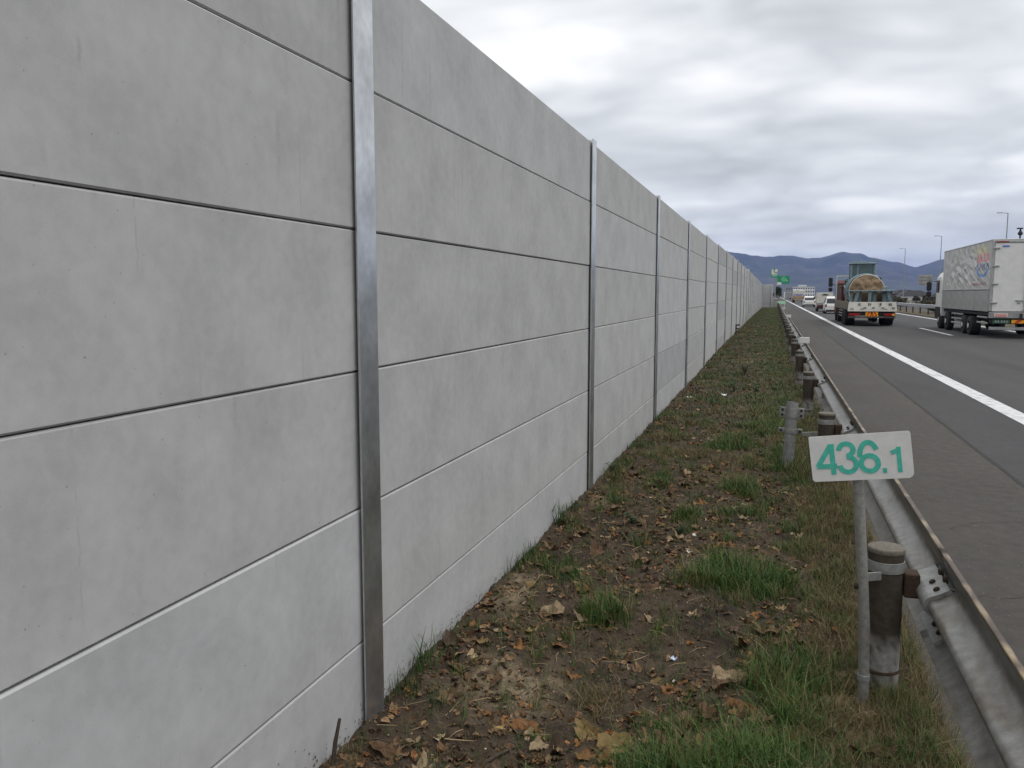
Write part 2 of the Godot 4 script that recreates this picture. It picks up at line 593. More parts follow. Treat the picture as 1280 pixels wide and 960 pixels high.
func build_verge():
	var mb := MB.new()
	var zs := [-1.0]
	while zs[-1] < 108.0:
		var z: float = zs[-1]
		zs.append(z + (0.1 if z < 1.6 else (0.016 if z < 6 else (0.03 if z < 11 else max(0.03, (z - 8.0) * 0.012)))))
	var nx := 132
	var m := nx + 1
	for z in zs:
		for j in m:
			var x: float = lerp(-1.66, 0.86, float(j) / nx)
			var y := ground_y(x, z)
			mb.v.append(V(x, y, z))
			var e := 0.012
			var dx := 0.0
			var dz := 0.0
			mb.n.append(Vector3(dx, 1, dz))
			mb.uv.append(Vector2.ZERO)
			var g := green_at(x, z)
			var d := dry_at(x, z)
			var s: float = max(0.0, sand_at(x, z))
			var k := 1.0 + 0.4 * noise_a.get_noise_2d(x * 5.0, z * 5.0) + 0.35 * noise_c.get_noise_2d(x * 25.0, z * 25.0)
			var col := Color(0.066, 0.047, 0.030)
			col = col.lerp(Color(0.034, 0.024, 0.015), 0.9 * smoothstep(0.0, 0.5, noise_a.get_noise_2d(x * 1.7 + 9, z * 1.7)))
			col = col.lerp(Color(0.30, 0.235, 0.15), clamp(s, 0, 0.9))
			col = col.lerp(Color(0.062, 0.058, 0.026), 0.75 * max(g, d * 0.8))
			mb.c.append(Color(col.r * k, col.g * k, col.b * k))
	for i in zs.size():
		for j in m:
			var k := i * m + j
			var l: Vector3 = mb.v[k - 1 if j > 0 else k]
			var r: Vector3 = mb.v[k + 1 if j < nx else k]
			var dn: Vector3 = mb.v[k - m if i > 0 else k]
			var up: Vector3 = mb.v[k + m if i < zs.size() - 1 else k]
			mb.n[k] = (r - l).cross(up - dn).normalized()
			if i < zs.size() - 1 and j < nx:
				mb.ix.append_array(PackedInt32Array([k, k + m, k + 1, k + 1, k + m, k + m + 1]))
	structure("verge", mb, M.soil)

# ---------------------------------------------------------------- road
func sheet(x0, x1, z0, z1, y, nx, zstep, colour: Callable) -> MB:
	var mb := MB.new()
	var zs := [z0]
	while zs[-1] < z1:
		var z: float = zs[-1]
		zs.append(min(z1, z + max(zstep, (z - 10.0) * 0.03)))
	for z in zs:
		for j in nx + 1:
			var x: float = lerp(float(x0), float(x1), float(j) / nx)
			mb.v.append(V(x, y, z)); mb.n.append(Vector3.UP); mb.uv.append(Vector2.ZERO)
			mb.c.append(colour.call(x, z))
	for i in zs.size() - 1:
		for j in nx:
			var k: int = i * (nx + 1) + j
			mb.ix.append_array(PackedInt32Array([k, k + nx + 1, k + 1, k + 1, k + nx + 1, k + nx + 2]))
	return mb

func build_road():
	var sh := func(x, z):
		var k := 1.0 + 0.16 * noise_a.get_noise_2d(x * 0.8, z * 0.35) + 0.10 * noise_b.get_noise_2d(x * 6.0, z * 4.0)
		var w: float = 0.5 + 0.5 * noise_b.get_noise_2d(x * 1.3 + 30, z * 0.4)
		var edge: float = 1.0 - smoothstep(0.75, 1.1, x + 0.15 * noise_a.get_noise_2d(x * 4, z * 4))
		var col := Color(0.066, 0.062, 0.057).lerp(Color(0.078, 0.070, 0.060), w).lerp(Color(0.095, 0.083, 0.064), 0.5 * edge)
		return Color(col.r * k, col.g * k, col.b * k)
	structure("shoulder", sheet(0.60, 2.165, -2.0, 600.0, 0.0, 26, 0.12, sh), M.shoulder)
	var rd := func(x, z):
		var track: float = 0.0
		for c in [4.15, 5.95, 7.95, 9.75]: track += exp(-pow((x - c) / 0.42, 2.0))
		var k: float = 1.0 + 0.10 * noise_a.get_noise_2d(x * 1.2, z * 0.12) + 0.10 * noise_b.get_noise_2d(x * 5.0, z * 0.8) + 0.13 * track - 0.16 * smoothstep(0.25, 0.5, noise_b.get_noise_2d(x * 0.7 + 11, z * 0.07))
		return Color(0.062 * k, 0.061 * k, 0.062 * k)
	structure("road", sheet(2.195, 11.3, -2.0, 900.0, 0.0, 46, 0.25, rd), M.shoulder)
	var jm := MB.new()
	var last := []
	for i in 900:
		var z := -1.0 + 22.0 * i / 300.0 + 0.0004 * i * i
		var wd := 0.022 + 0.014 * noise_a.get_noise_2d(z * 5.0, 1.0) + 0.010 * noise_c.get_noise_2d(z * 19.0, 2.0)
		var xc := 2.18 + 0.012 * noise_a.get_noise_2d(z * 1.5, 8.0)
		var row := [V(xc - wd, 0.0025, z), V(xc + wd * .8, 0.0025, z)]
		if last: jm.face([last[0], last[1], row[1], row[0]], Vector3(xc, -1, -z))
		last = row
	structure("pavement_joint", jm, M.tar).set_meta("label", "ragged dark tarred joint between shoulder and lane")
	var paint := func(x, z):
		var k: float = 0.74 + 0.10 * noise_a.get_noise_2d(x * 9.0, z * 3.0)
		if noise_c.get_noise_2d(x * 21.0, z * 14.0) > 0.42: k *= 0.62
		return Color(k * 0.98, k * 0.985, k)
	structure("edge_line", sheet(3.17, 3.46, -2.0, 700.0, 0.004, 6, 0.05, paint), M.paint_line)
	structure("edge_line", sheet(10.45, 10.70, 20.0, 700.0, 0.004, 2, 0.3, paint), M.paint_line)
	for k in 14:
		var z0 := 18.4 + 20.0 * k
		structure("lane_dash", sheet(7.02, 7.19, z0, z0 + 8.0, 0.004, 3, 0.15, paint), M.paint_line)
	structure("median_strip", sheet(11.3, 14.5, -2.0, 600.0, 0.03, 8, 0.5, func(x, z):
		var k := 1.0 + 0.3 * noise_a.get_noise_2d(x * 2.0, z * 0.7)
		return Color(0.105 * k, 0.08 * k, 0.045 * k)), M.soil)
	structure("opposite_road", sheet(14.5, 25.5, -2.0, 600.0, 0.0, 6, 1.0, rd), M.shoulder)
	# cracks wandering across the old shoulder
	for e in [[1.1, 5.05, 2.1, 5.4], [1.3, 4.1, 2.1, 4.05], [1.25, 6.6, 2.12, 7.1], [1.4, 8.6, 2.1, 8.1]]:
		var mb := MB.new()
		var prev := []
		for i in 41:
			var t := i / 40.0
			var x: float = lerp(e[0], e[2], t)
			var z: float = lerp(e[1], e[3], t) + 0.16 * noise_a.get_noise_2d(x * 2.2, e[1] * 9.0) + 0.035 * noise_b.get_noise_2d(x * 14.0, e[1])
			var wd: float = 0.0012 + 0.003 * abs(noise_b.get_noise_2d(x * 9.0, e[1] + 4))
			var q := [V(x, 0.002, z - wd), V(x, 0.002, z + wd)]
			if prev: mb.face([prev[0], prev[1], q[1], q[0]], Vector3(x, -1, -z))
			prev = q
		var o = structure("pavement_crack", mb, M.tar)
		o.set_meta("label", "thin dark crack across the asphalt shoulder")

# ---------------------------------------------------------------- noise barrier
func rise(z: float) -> float:
	return 0.13 * smoothstep(9.0, 34.0, z) * (1.0 - smoothstep(74.0, 108.0, z))

func panel_mesh(w: float, h: float, u0: float, v0: float) -> ArrayMesh:
	# front face towards +x; edges chamfered; uv in metres over the cast face
	var mb := MB.new()
	var ch := 0.0052
	var t := 0.10
	var ctr := Vector3(-t / 2, h / 2, 0)
	var f := []
	var uvs := []
	var o := []
	for e in [[-1, 0], [1, 0], [1, 1], [-1, 1]]:
		var zz: float = e[0] * (w / 2 - ch)
		var yy: float = lerp(ch, h - ch, e[1])
		f.append(Vector3(0, yy, zz)); uvs.append(Vector2(u0 + zz / 4.0, v0 + yy / 2.0))
		o.append(Vector3(-ch, lerp(0.0, h, e[1]), e[0] * w / 2))
	mb.face(f, ctr, uvs)
	var bk := []
	for p in o: bk.append(Vector3(-t, p.y, p.z))
	for i in 4:
		var j := (i + 1) % 4
		mb.face([f[i], f[j], o[j], o[i]], ctr, [uvs[i], uvs[j], uvs[j], uvs[i]])
		mb.face([o[i], o[j], bk[j], bk[i]], ctr, [uvs[i], uvs[j], uvs[j], uvs[i]])
	mb.face(bk, ctr, uvs)
	return mb.mesh()

func build_barrier():
	var w = thing("noise_barrier", "tall wall of grey concrete panels slotted between galvanised steel posts", "noise barrier", V(WALL_X, 0, 0))
	var joints := [EYE + 0.745, EYE + 0.232, EYE - 0.281, EYE - 0.794, EYE - 1.307, EYE - 1.82]
	var full := []
	for k in 9: full.append(panel_mesh(BAY - 0.024, 0.5085, rng.randf(), rng.randf()))
	var tops := []
	for k in 5: tops.append(panel_mesh(BAY - 0.024, 0.474, rng.randf(), rng.randf()))
	var back := panel_mesh(BAY - 0.024, 2.9, 0.1, 0.2)
	# posts
	var pm := MB.new()
	var sect := func(mb: MB, ph: float):
		mb.box(Vector3(0.0065, ph / 2, 0), Vector3(0.010, ph, 0.146), 0.002)
		mb.box(Vector3(-0.064, ph / 2, 0), Vector3(0.131, ph, 0.007), 0.0)
		mb.box(Vector3(-0.135, ph / 2, 0), Vector3(0.010, ph, 0.152), 0.002)
	sect.call(pm, 3.10)
	var post_mesh := pm.mesh()
	var bays := 27
	for b in range(-1, bays):
		var zc := POST0 + BAY * b
		if b >= 0:
			var p = part(w, "steel_post", post_mesh, M.galvanised, V(0.012, -0.16 + rise(zc) + (0.1 if b == 12 else 0.0), zc))
			p.rotation.z = 0.0
		if b == bays - 1: break
		var mid := zc + BAY / 2
		var r := rise(mid)
		for k in 6:
			var h: float = joints[k]
			var msh = tops[rng.randi() % 5] if k == 0 else full[rng.randi() % 9]
			var mi: int = [0, 1, 0, 3, 2, 1, 0, 3, 4, 5][rng.randi() % 10]
			if b < 2: mi = [0, 1, 3][rng.randi() % 3]
			part(w, "concrete_panel", msh, M.concrete[mi], V(rng.randf_range(-0.0025, 0.0025), h + 0.00225 + r, mid))
	# return at the far end, turned towards the road
	var zend := POST0 + BAY * (bays - 1)
	for k in 6:
		var h: float = joints[k]
		var hh := 0.474 if k == 0 else 0.506
		var mb := MB.new()
		mb.box(Vector3(0.62, hh / 2, 0), Vector3(1.06, hh, 0.1), 0.008)
		part(w, "concrete_panel", mb, M.concrete[rng.randi() % 4], V(0, h + 0.004 + rise(zend), zend + 0.16))
	part(w, "steel_post", post_mesh, M.galvanised, V(1.16, -0.16 + rise(zend), zend + 0.1)).rotation.y = PI / 2
	# small dark bracket with two arms fixed beside the wall's foot
	var g := MB.new()
	g.box(Vector3(0, 0.24, 0), Vector3(0.05, 0.5, 0.05), 0.004)
	g.box(Vector3(0.07, 0.47, 0), Vector3(0.14, 0.05, 0.04), 0.004)
	g.box(Vector3(0.06, 0.33, 0), Vector3(0.12, 0.05, 0.04), 0.004)
	solo("stake", g, M.black, "small dark stake with two short arms standing by the concrete wall", "stake", "", V(-1.36, ground_y(-1.36, 32.9) - 0.10, 32.9))

# ---------------------------------------------------------------- guardrail
func beam_profile() -> Array:
	var k := [Vector2(.694, .666), Vector2(.682, .688), Vector2(.660, .692), Vector2(.663, .672), Vector2(.678, .625), Vector2(.688, .590), Vector2(.680, .570), Vector2(.640, .546), Vector2(.608, .532), Vector2(.598, .513), Vector2(.608, .494), Vector2(.640, .478), Vector2(.688, .450), Vector2(.700, .425), Vector2(.690, .400), Vector2(.650, .365), Vector2(.608, .334)]
	var o := []
	for i in k.size() - 1:
		var p0: Vector2 = k[max(i - 1, 0)]
		var p3: Vector2 = k[min(i + 2, k.size() - 1)]
		var p1: Vector2 = k[i]
		var p2: Vector2 = k[i + 1]
		for s in 3: o.append(p1.cubic_interpolate(p2, p0, p3, s / 3.0))
	o.append(k[-1])
	return o

func beam_mesh(prof: Array, z0: float, z1: float, steps: int, off: float, th: float, s: float, painted: bool) -> MB:
	var mb := MB.new()
	var m := prof.size()
	for side in [0, 1]:
		var rings := []
		var cols := []
		for i in steps + 1:
			var z: float = lerp(z0, z1, float(i) / steps)
			var ring := []
			for jj in m:
				var j: int = jj if side == 0 else m - 1 - jj
				var t: Vector2 = (prof[min(j + 1, m - 1)] - prof[max(j - 1, 0)]).normalized()
				var nn := Vector2(-t.y, t.x)       # towards the road
				var q: Vector2 = prof[j] + nn * (off + (th if side == 1 else 0.0))
				ring.append(V(q.x, q.y, z))
				var hgt: float = (prof[j].y - 0.34) / 0.35
				var na := noise_a.get_noise_3d(z * 1.6 + s, prof[j].y * 14.0, side * 3.0)
				var nf := noise_c.get_noise_3d(z * 9.0 + s, prof[j].y * 60.0, side * 5.0)
				var col := Color(0.33, 0.33, 0.32)
				if painted:
					col = col.lerp(Color(0.20, 0.165, 0.115), clamp(0.5 * smoothstep(0.0, 0.4, na + 0.6 * nf), 0, 1))
					col = col.lerp(Color(0.17, 0.15, 0.12), clampf(0.36 + 0.6 * nf + 0.5 * na, 0, 0.85))
					if j < 8:
						var straw := smoothstep(0.05, 0.25, noise_a.get_noise_3d(z * 3.0 + s * 2.0, prof[j].y * 30.0 + z * 6.0, 9.0))
						col = Color(0.115, 0.078, 0.052).lerp(Color(0.40, 0.31, 0.19), straw * 0.9)
				var k := 1.0 + 0.18 * nf
				cols.append(Color(col.r * k, col.g * k, col.b * k))
			rings.append(ring)
		var c0 := mb.c.size()
		mb.strip(rings, false)
		for i in cols.size(): mb.c[c0 + i] = cols[i]
		for e in [0, steps]:      # the sheet's end edges
			if side == 1:
				mb.col = Color(0.08, 0.07, 0.06)
				var base0: int = (0 + e) * m
				for j in m - 1:
					var a := mb.v[base0 + j]
					var b := mb.v[base0 + j + 1]
					var c1: Vector3 = rings[e][m - 1 - j]
					var d1: Vector3 = rings[e][m - 2 - j]
					mb.face([a, b, d1, c1], (a + b) / 2 + Vector3(0, 0, -1 if e == 0 else 1))
	return mb

func build_guardrail():
	var g = thing("guardrail", "weathered galvanised steel guardrail on round brown posts along the shoulder", "guardrail", Vector3.ZERO)
	var prof := beam_profile()
	var variants := []
	for k in 3: variants.append(beam_mesh(prof, -0.03, 4.06, 70, 0.0, 0.004, 31.0 * k, true).mesh())
	# round post with flaking paint
	var posts := []
	for q in 3:
		var mb := MB.new()
		var rings := []
		var cols := []
		for i in 31:
			var y := 0.63 * i / 30.0
			var ring := []
			for k in 24:
				var an := TAU * k / 24
				ring.append(Vector3(cos(an) * 0.0695, y - 0.02, -sin(an) * 0.0695))
				var nn := noise_a.get_noise_3d(cos(an) * 1.2 + q * 7, sin(an) * 1.2, y * 3.0)
				var nf := noise_c.get_noise_3d(cos(an) * 5 + q * 3, sin(an) * 5, y * 45.0)
				var bare := smoothstep(-0.03, 0.03, 0.265 + 0.06 * nn + 0.03 * nf - y)
				var col := Color(0.068, 0.052, 0.038).lerp(Color(0.12, 0.105, 0.085), clamp(0.5 + nn + 0.6 * nf, 0, 1) * 0.5)
				col = col.lerp(Color(0.36, 0.35, 0.33).lerp(Color(0.14, 0.125, 0.10), smoothstep(0.0, 0.5, nf + nn)), bare)
				cols.append(col)
			rings.append(ring)
		mb.strip(rings, true)
		for i in cols.size(): mb.c[i] = cols[i]
		posts.append(mb.mesh())
	var cap := MB.new()
	cap.lathe([[0.0715, 0.0], [0.0725, 0.004], [0.0725, 0.016], [0.066, 0.021], [0.03, 0.025], [0.0005, 0.026]], 28)
	var cap_mesh := cap.mesh()
	var band := MB.new()
	band.lathe([[0.0712, 0.0], [0.0728, 0.001], [0.0728, 0.043], [0.0712, 0.044]], 28)
	var band_mesh := band.mesh()
	var ring := MB.new()
	ring.lathe([[0.0705, 0.0], [0.074, 0.004], [0.074, 0.010], [0.0705, 0.014]], 24)
	var ring_mesh := ring.mesh()
	var br_prof := prof.slice(15, prof.size() - 2)
	var brm := beam_mesh(br_prof, -0.20, 0.12, 4, -0.016, 0.0155, 3.0, false).mesh()
	var blk := MB.new()
	blk.box(Vector3(0.567, 0.53, 0), Vector3(0.058, 0.10, 0.075), 0.005)
	var blk_mesh := blk.mesh()
	var bolt := MB.new()
	bolt.lathe([[0.019, 0.0], [0.019, 0.004], [0.0125, 0.005], [0.0125, 0.014], [0.010, 0.017], [0.0005, 0.018]], 6)
	var bolt_mesh := bolt.mesh()
	for k in range(-1, 26):
		var z := 3.60 + 4.02 * k
		part(g, "beam", variants[(k + 3) % 3], M.beam, V(0, 0, z - 0.05))
		var p = part(g, "post", posts[(k + 3) % 3], M.post, V(0.47, 0.055 if k < 3 else 0.075, z))
		p.rotation.y = k * 1.3
		var top := 0.60
		part(p, "cap", cap_mesh, M.cap, Vector3(0, top + 0.002, 0))
		part(p, "band", band_mesh, M.zinc, Vector3(0, top - 0.075, 0))
		part(p, "ring", ring_mesh, M.rust, Vector3(0, 0.10, 0))
		var bkt = part(g, "bracket", brm, M.zinc, V(0, 0, z))
		if k < 6:
			part(bkt, "spacer_block", blk_mesh, M.rust)
			for e in [[-.15, .557], [-.06, .557], [-.15, .388], [-.06, .388], [-.17, .615], [-.08, .615]]:
				var xx: float = 0.645 if e[1] == .557 else (0.664 if e[1] < .5 else 0.672)
				var bo = part(bkt, "bolt", bolt_mesh, M.bolt, V(xx - 0.004, e[1], e[0]))
				bo.rotation.z = deg_to_rad(35 if e[1] == .557 else (48 if e[1] < .5 else 95))
	# delineators clamped on top of the rail
	var first = null
	for e in [[17.9, 0.0], [37.6, 0.1], [57.9, 0.1]]:
		var lab: String = {0: "white rectangular delineator plate clamped to the guardrail, nearest the kilometre plate", 1: "white delineator plate on the guardrail, second along from the kilometre plate", 2: "white delineator plate on the guardrail, third along from the kilometre plate"}[0 if e[0] < 20 else (1 if e[0] < 40 else 2)]
		var t
		if first == null:
			t = thing("delineator", lab, "delineator", V(0.615, 0.694, e[0]), 0.0, "delineators along the guardrail")
			var pl := MB.new()
			pl.box(Vector3(0.0, 0.0, 0), Vector3(0.195, 0.125, 0.02), 0.006)
			part(t, "plate", pl, M.white_paint, Vector3(0, 0.075, 0))
			var st := MB.new()
			st.box(Vector3(0, 0.0, -0.016), Vector3(0.03, 0.14, 0.008), 0.001)
			st.box(Vector3(0, -0.025, -0.03), Vector3(0.03, 0.05, 0.03), 0.001)
			part(t, "clamp", st, M.zinc, Vector3(0, 0.03, 0))
			first = t
		else:
			t = copy(first, lab, V(0.615, 0.694, e[0]))
	# short galvanised pipe post with two clamps, tied to the second guardrail post by a strap
	var o := V(0.165, ground_y(0.165, 8.02) - 0.03, 8.02)
	var t2 = thing("pipe_post", "short galvanised pipe post with two bolted clamps beside the guardrail", "pipe post", o)
	t2.rotation.z = deg_to_rad(-2.5)
	var mb := MB.new()
	mb.tube([Vector3(0, -0.05, 0), Vector3(0, 0.66, 0)], 0.051, 20, false)
	mb.tube([Vector3(0, 0.66, 0), Vector3(0, 0.60, 0)], 0.047, 20, false)
	mb.lathe([[0.047, 0.61], [0.0005, 0.6101]], 20)
	part(t2, "pipe", mb, M.zinc)
	for q in [[0.515, 0.095], [0.37, 0.045]]:
		mb = MB.new()
		mb.lathe([[0.0515, 0.0], [0.0555, 0.001], [0.0555, q[1] - 0.001], [0.0515, q[1]]], 22, Vector3(0, q[0], 0))
		for s in [-1, 1]: mb.box(Vector3(s * 0.078, q[0] + q[1] / 2, 0), Vector3(0.056, q[1], 0.008), 0.002)
		var cl = part(t2, "clamp", mb, M.zinc)
		for s in [-1, 1]:
			var bm := MB.new()
			for yy in ([0.25, 0.75] if q[1] > 0.06 else [0.5]):
				bm.cyl(Vector3(s * 0.083, q[0] + q[1] * yy, -0.012), Vector3(s * 0.083, q[0] + q[1] * yy, 0.017), 0.012, 8)
			part(cl, "bolt", bm, M.bolt)
	mb = MB.new()
	mb.box(Vector3(0.195, 0.397, 0.1), Vector3(0.25, 0.036, 0.006), 0.001, Basis(Vector3.UP, deg_to_rad(40)))
	part(t2, "strap", mb, M.zinc)

# ---------------------------------------------------------------- kilometre plate
func arc(cx, cy, rx, ry, a0, a1, n = 14) -> Array:
	var o := []
	for i in n + 1:
		var a := deg_to_rad(lerp(float(a0), float(a1), float(i) / n))
		o.append(Vector2(cx + cos(a) * rx, cy + sin(a) * ry))
	return o

func build_marker():
	var base := V(0.388, ground_y(0.388, 3.41) - 0.02, 3.41)
	var t = thing("kilometre_sign", "small white plate reading 436.1 in teal on a bent grey pole", "sign", base)
	var mb := MB.new()
	var path := []
	for p in [[0.0, 0.0], [-.002, .15], [-.008, .36], [-.020, .52], [-.033, .68], [-.046, .84], [-.056, .95], [-.060, 1.02]]: path.append(Vector3(p[0], p[1], 0))
	mb.tube(path, 0.0205, 16)
	part(t, "pole", mb, mat(0.36, 0.355, 0.33, 0.5, 0.35, T.steel, 5.0))
	mb = MB.new()
	mb.lathe([[0.022, 0.0], [0.024, 0.002], [0.024, 0.022], [0.022, 0.024]], 16, Vector3(-.003, 0.14, 0))
	part(t, "collar", mb, M.zinc)
	mb = MB.new()
	mb.cyl(Vector3(-.05, 0.52, 0.0), Vector3(-.03, 0.52, 0.0), 0.012, 8)
	part(t, "bolt", mb, M.bolt)
	mb = MB.new()
	mb.box(Vector3(0.02, 0.53, -0.10), Vector3(0.09, 0.035, 0.006), 0.001, Basis(Vector3.UP, 0.5))
	part(t, "strap", mb, M.zinc)
	# plate: local frame, front towards +z
	var w := 0.360
	var h := 0.178
	mb = MB.new()
	var poly := []
	for e in [[1, 1, 0.010, 0], [-1, 1, 0.004, 90], [-1, -1, 0.013, 180], [1, -1, 0.022, 270]]:
		var r: float = e[2]
		for p in arc(e[0] * (w / 2 - r), e[1] * (h / 2 - r), r, r, e[3], e[3] + 90, 5): poly.append(p)
	mb.plate(poly, -0.0015, 0.0015)
	var pl = part(t, "plate", mb, M.sign_white)
	pl.position = Vector3(0.334, EYE - 0.618, -3.375) - base
	pl.rotation = Vector3(0, deg_to_rad(-5), deg_to_rad(7.6))
	var px := func(u: float, vv: float) -> Vector2: return Vector2((u - 0.5) * w, (0.5 - vv) * h)
	var sw := 0.0185
	var digits := {
		"four": [[px.call(.222, .855), px.call(.222, .18)], [px.call(.214, .205), px.call(.070, .665)], [px.call(.060, .665), px.call(.262, .665)]],
		"three": [],
		"six": [],
		"point": [[px.call(.705, .815), px.call(.745, .815)]],
		"one": [[px.call(.872, .865), px.call(.872, .32)], [px.call(.868, .385), px.call(.80, .445)]],
	}
	var s3a := arc(px.call(.365, 0).x, px.call(0, .325).y, .0255, .0235, 185, -88, 18)
	var s3b := arc(px.call(.372, 0).x, px.call(0, .645).y, .0295, .0295, 96, -175, 20)
	digits.three = [s3a, s3b]
	var s6 := []
	for p in arc(px.call(.583, 0).x, px.call(0, .50).y, .0318, .0555, 28, 180, 18): s6.append(p)
	digits.six = [s6, arc(px.call(.585, 0).x, px.call(0, .645).y, .0300, .0300, 0, 360, 26)]
	for dname in digits:
		mb = MB.new()
		var z := 0.0022
		for st in digits[dname]:
			mb.ribbon(st, sw if dname != "one" else sw * 0.85, 0.0009, z)
			z += 0.0004
		part(pl, "numeral" if dname != "point" else "decimal_point", mb, M.teal)

# ---------------------------------------------------------------- far things
func crown_mesh(count: int, r: Vector3, leaf: float, s: int, dark: Color, light: Color) -> ArrayMesh:
	var mb := MB.new()
	var q := RandomNumberGenerator.new()
	q.seed = s
	var lumps := []
	for k in 9: lumps.append([Vector3(q.randf_range(-.6, .6) * r.x, q.randf_range(-.55, .6) * r.y, q.randf_range(-.6, .6) * r.z), q.randf_range(.35, .55)])
	for k in count:
		var l = lumps[q.randi() % lumps.size()]
		var d := Vector3(q.randfn(), q.randfn(), q.randfn()).normalized() * pow(q.randf(), 0.4)
		var p: Vector3 = l[0] + d * r * l[1]
		var a := Vector3(q.randfn(), q.randfn(), q.randfn()).normalized()
		var b := a.cross(Vector3(q.randfn(), q.randfn(), q.randfn())).normalized()
		var e := leaf * q.randf_range(0.6, 1.3)
		mb.col = dark.lerp(light, q.randf())
		mb.face([p - a * e, p + b * e * 0.5, p + a * e, p - b * e * 0.5], p - Vector3(0, 1, 0) - d)
	return mb.mesh()

func tree(called, label, at, trunk_h, r, count, leaf, s, group = "", dark = Color(.016, .022, .010), light = Color(.05, .06, .022)):
	var t = thing(called, label, "shrub" if trunk_h < 0.5 else "tree", at, 0.0, group)
	var mb := MB.new()
	var hh: float = trunk_h + r.y
	var tr: float = 0.04 * hh
	mb.tube([Vector3(0, -0.1, 0), Vector3(0.02, hh * 0.4, 0), Vector3(0, hh * 0.8, 0.03)], [tr, tr * 0.7, tr * 0.3], 8)
	for k in 5:
		var a: float = k * 1.9 + s
		mb.tube([Vector3(0, hh * (0.35 + 0.06 * k), 0), Vector3(cos(a) * r.x * .35, hh * (0.55 + 0.06 * k), sin(a) * r.z * .35), Vector3(cos(a) * r.x * .7, hh * (0.7 + 0.06 * k), sin(a) * r.z * .7)], [tr * .4, tr * .25, tr * .1], 6)
	part(t, "trunk", mb, M.bark)
	part(t, "crown", crown_mesh(count, r, leaf, s, dark, light), M.leaf, Vector3(0, trunk_h + r.y, 0))
	return t

func lamp_post(at, label):
	var t = thing("street_lamp", label, "street lamp", at, 0.0, "tall lamp posts across the expressway")
	var mb := MB.new()
	mb.tube([Vector3(0, 0, 0), Vector3(0, 6.0, 0), Vector3(0, 12.0 - at.y, 0)], [0.11, 0.085, 0.05], 10)
	part(t, "pole", mb, M.zinc)
	mb = MB.new()
	mb.tube([Vector3(0, 12.0 - at.y - 0.05, 0), Vector3(-0.7, 12.0 - at.y + 0.05, 0)], 0.04, 8)
	part(t, "arm", mb, M.zinc)
	mb = MB.new()
	mb.box(Vector3(-0.95, 12.0 - at.y + 0.05, 0), Vector3(0.6, 0.10, 0.26), 0.04)
	part(t, "lamp_head", mb, M.zinc)
	return t

func building(called, label, at, size: Vector3, m, cols, rows, flat = true):
	var t = thing(called, label, "building", at)
	var mb := MB.new()
	mb.box(Vector3(0, size.y / 2, -size.z / 2), size, 0.05)
	part(t, "wall", mb, m)
	mb = MB.new()
	if flat: mb.box(Vector3(0, size.y + 0.15, -size.z / 2), Vector3(size.x + 0.3, 0.3, size.z + 0.3), 0.03)
	else:
		var a := size.x / 2 + 0.5
		mb.loft([[Vector3(-a, size.y, 0.4), Vector3(a, size.y, 0.4), Vector3(a * .4, size.y + 1.8, -1.5), Vector3(-a * .4, size.y + 1.8, -1.5)], [Vector3(-a, size.y, -size.z - .4), Vector3(a, size.y, -size.z - .4), Vector3(a * .4, size.y + 1.8, -size.z + 1.5), Vector3(-a * .4, size.y + 1.8, -size.z + 1.5)]])
	part(t, "roof", mb, M.grey_paint if flat else M.dark)
	var wm := MB.new()
	wm.box(Vector3.ZERO, Vector3(size.x / cols * 0.55, size.y / rows * 0.42, 0.16), 0.01)
	var wmesh := wm.mesh()
	for i in cols:
		for j in rows:
			part(t, "window", wmesh, M.glass_dark, Vector3((i + 0.5) / cols * size.x - size.x / 2, (j + 0.55) / rows * size.y, 0.02))
	return t

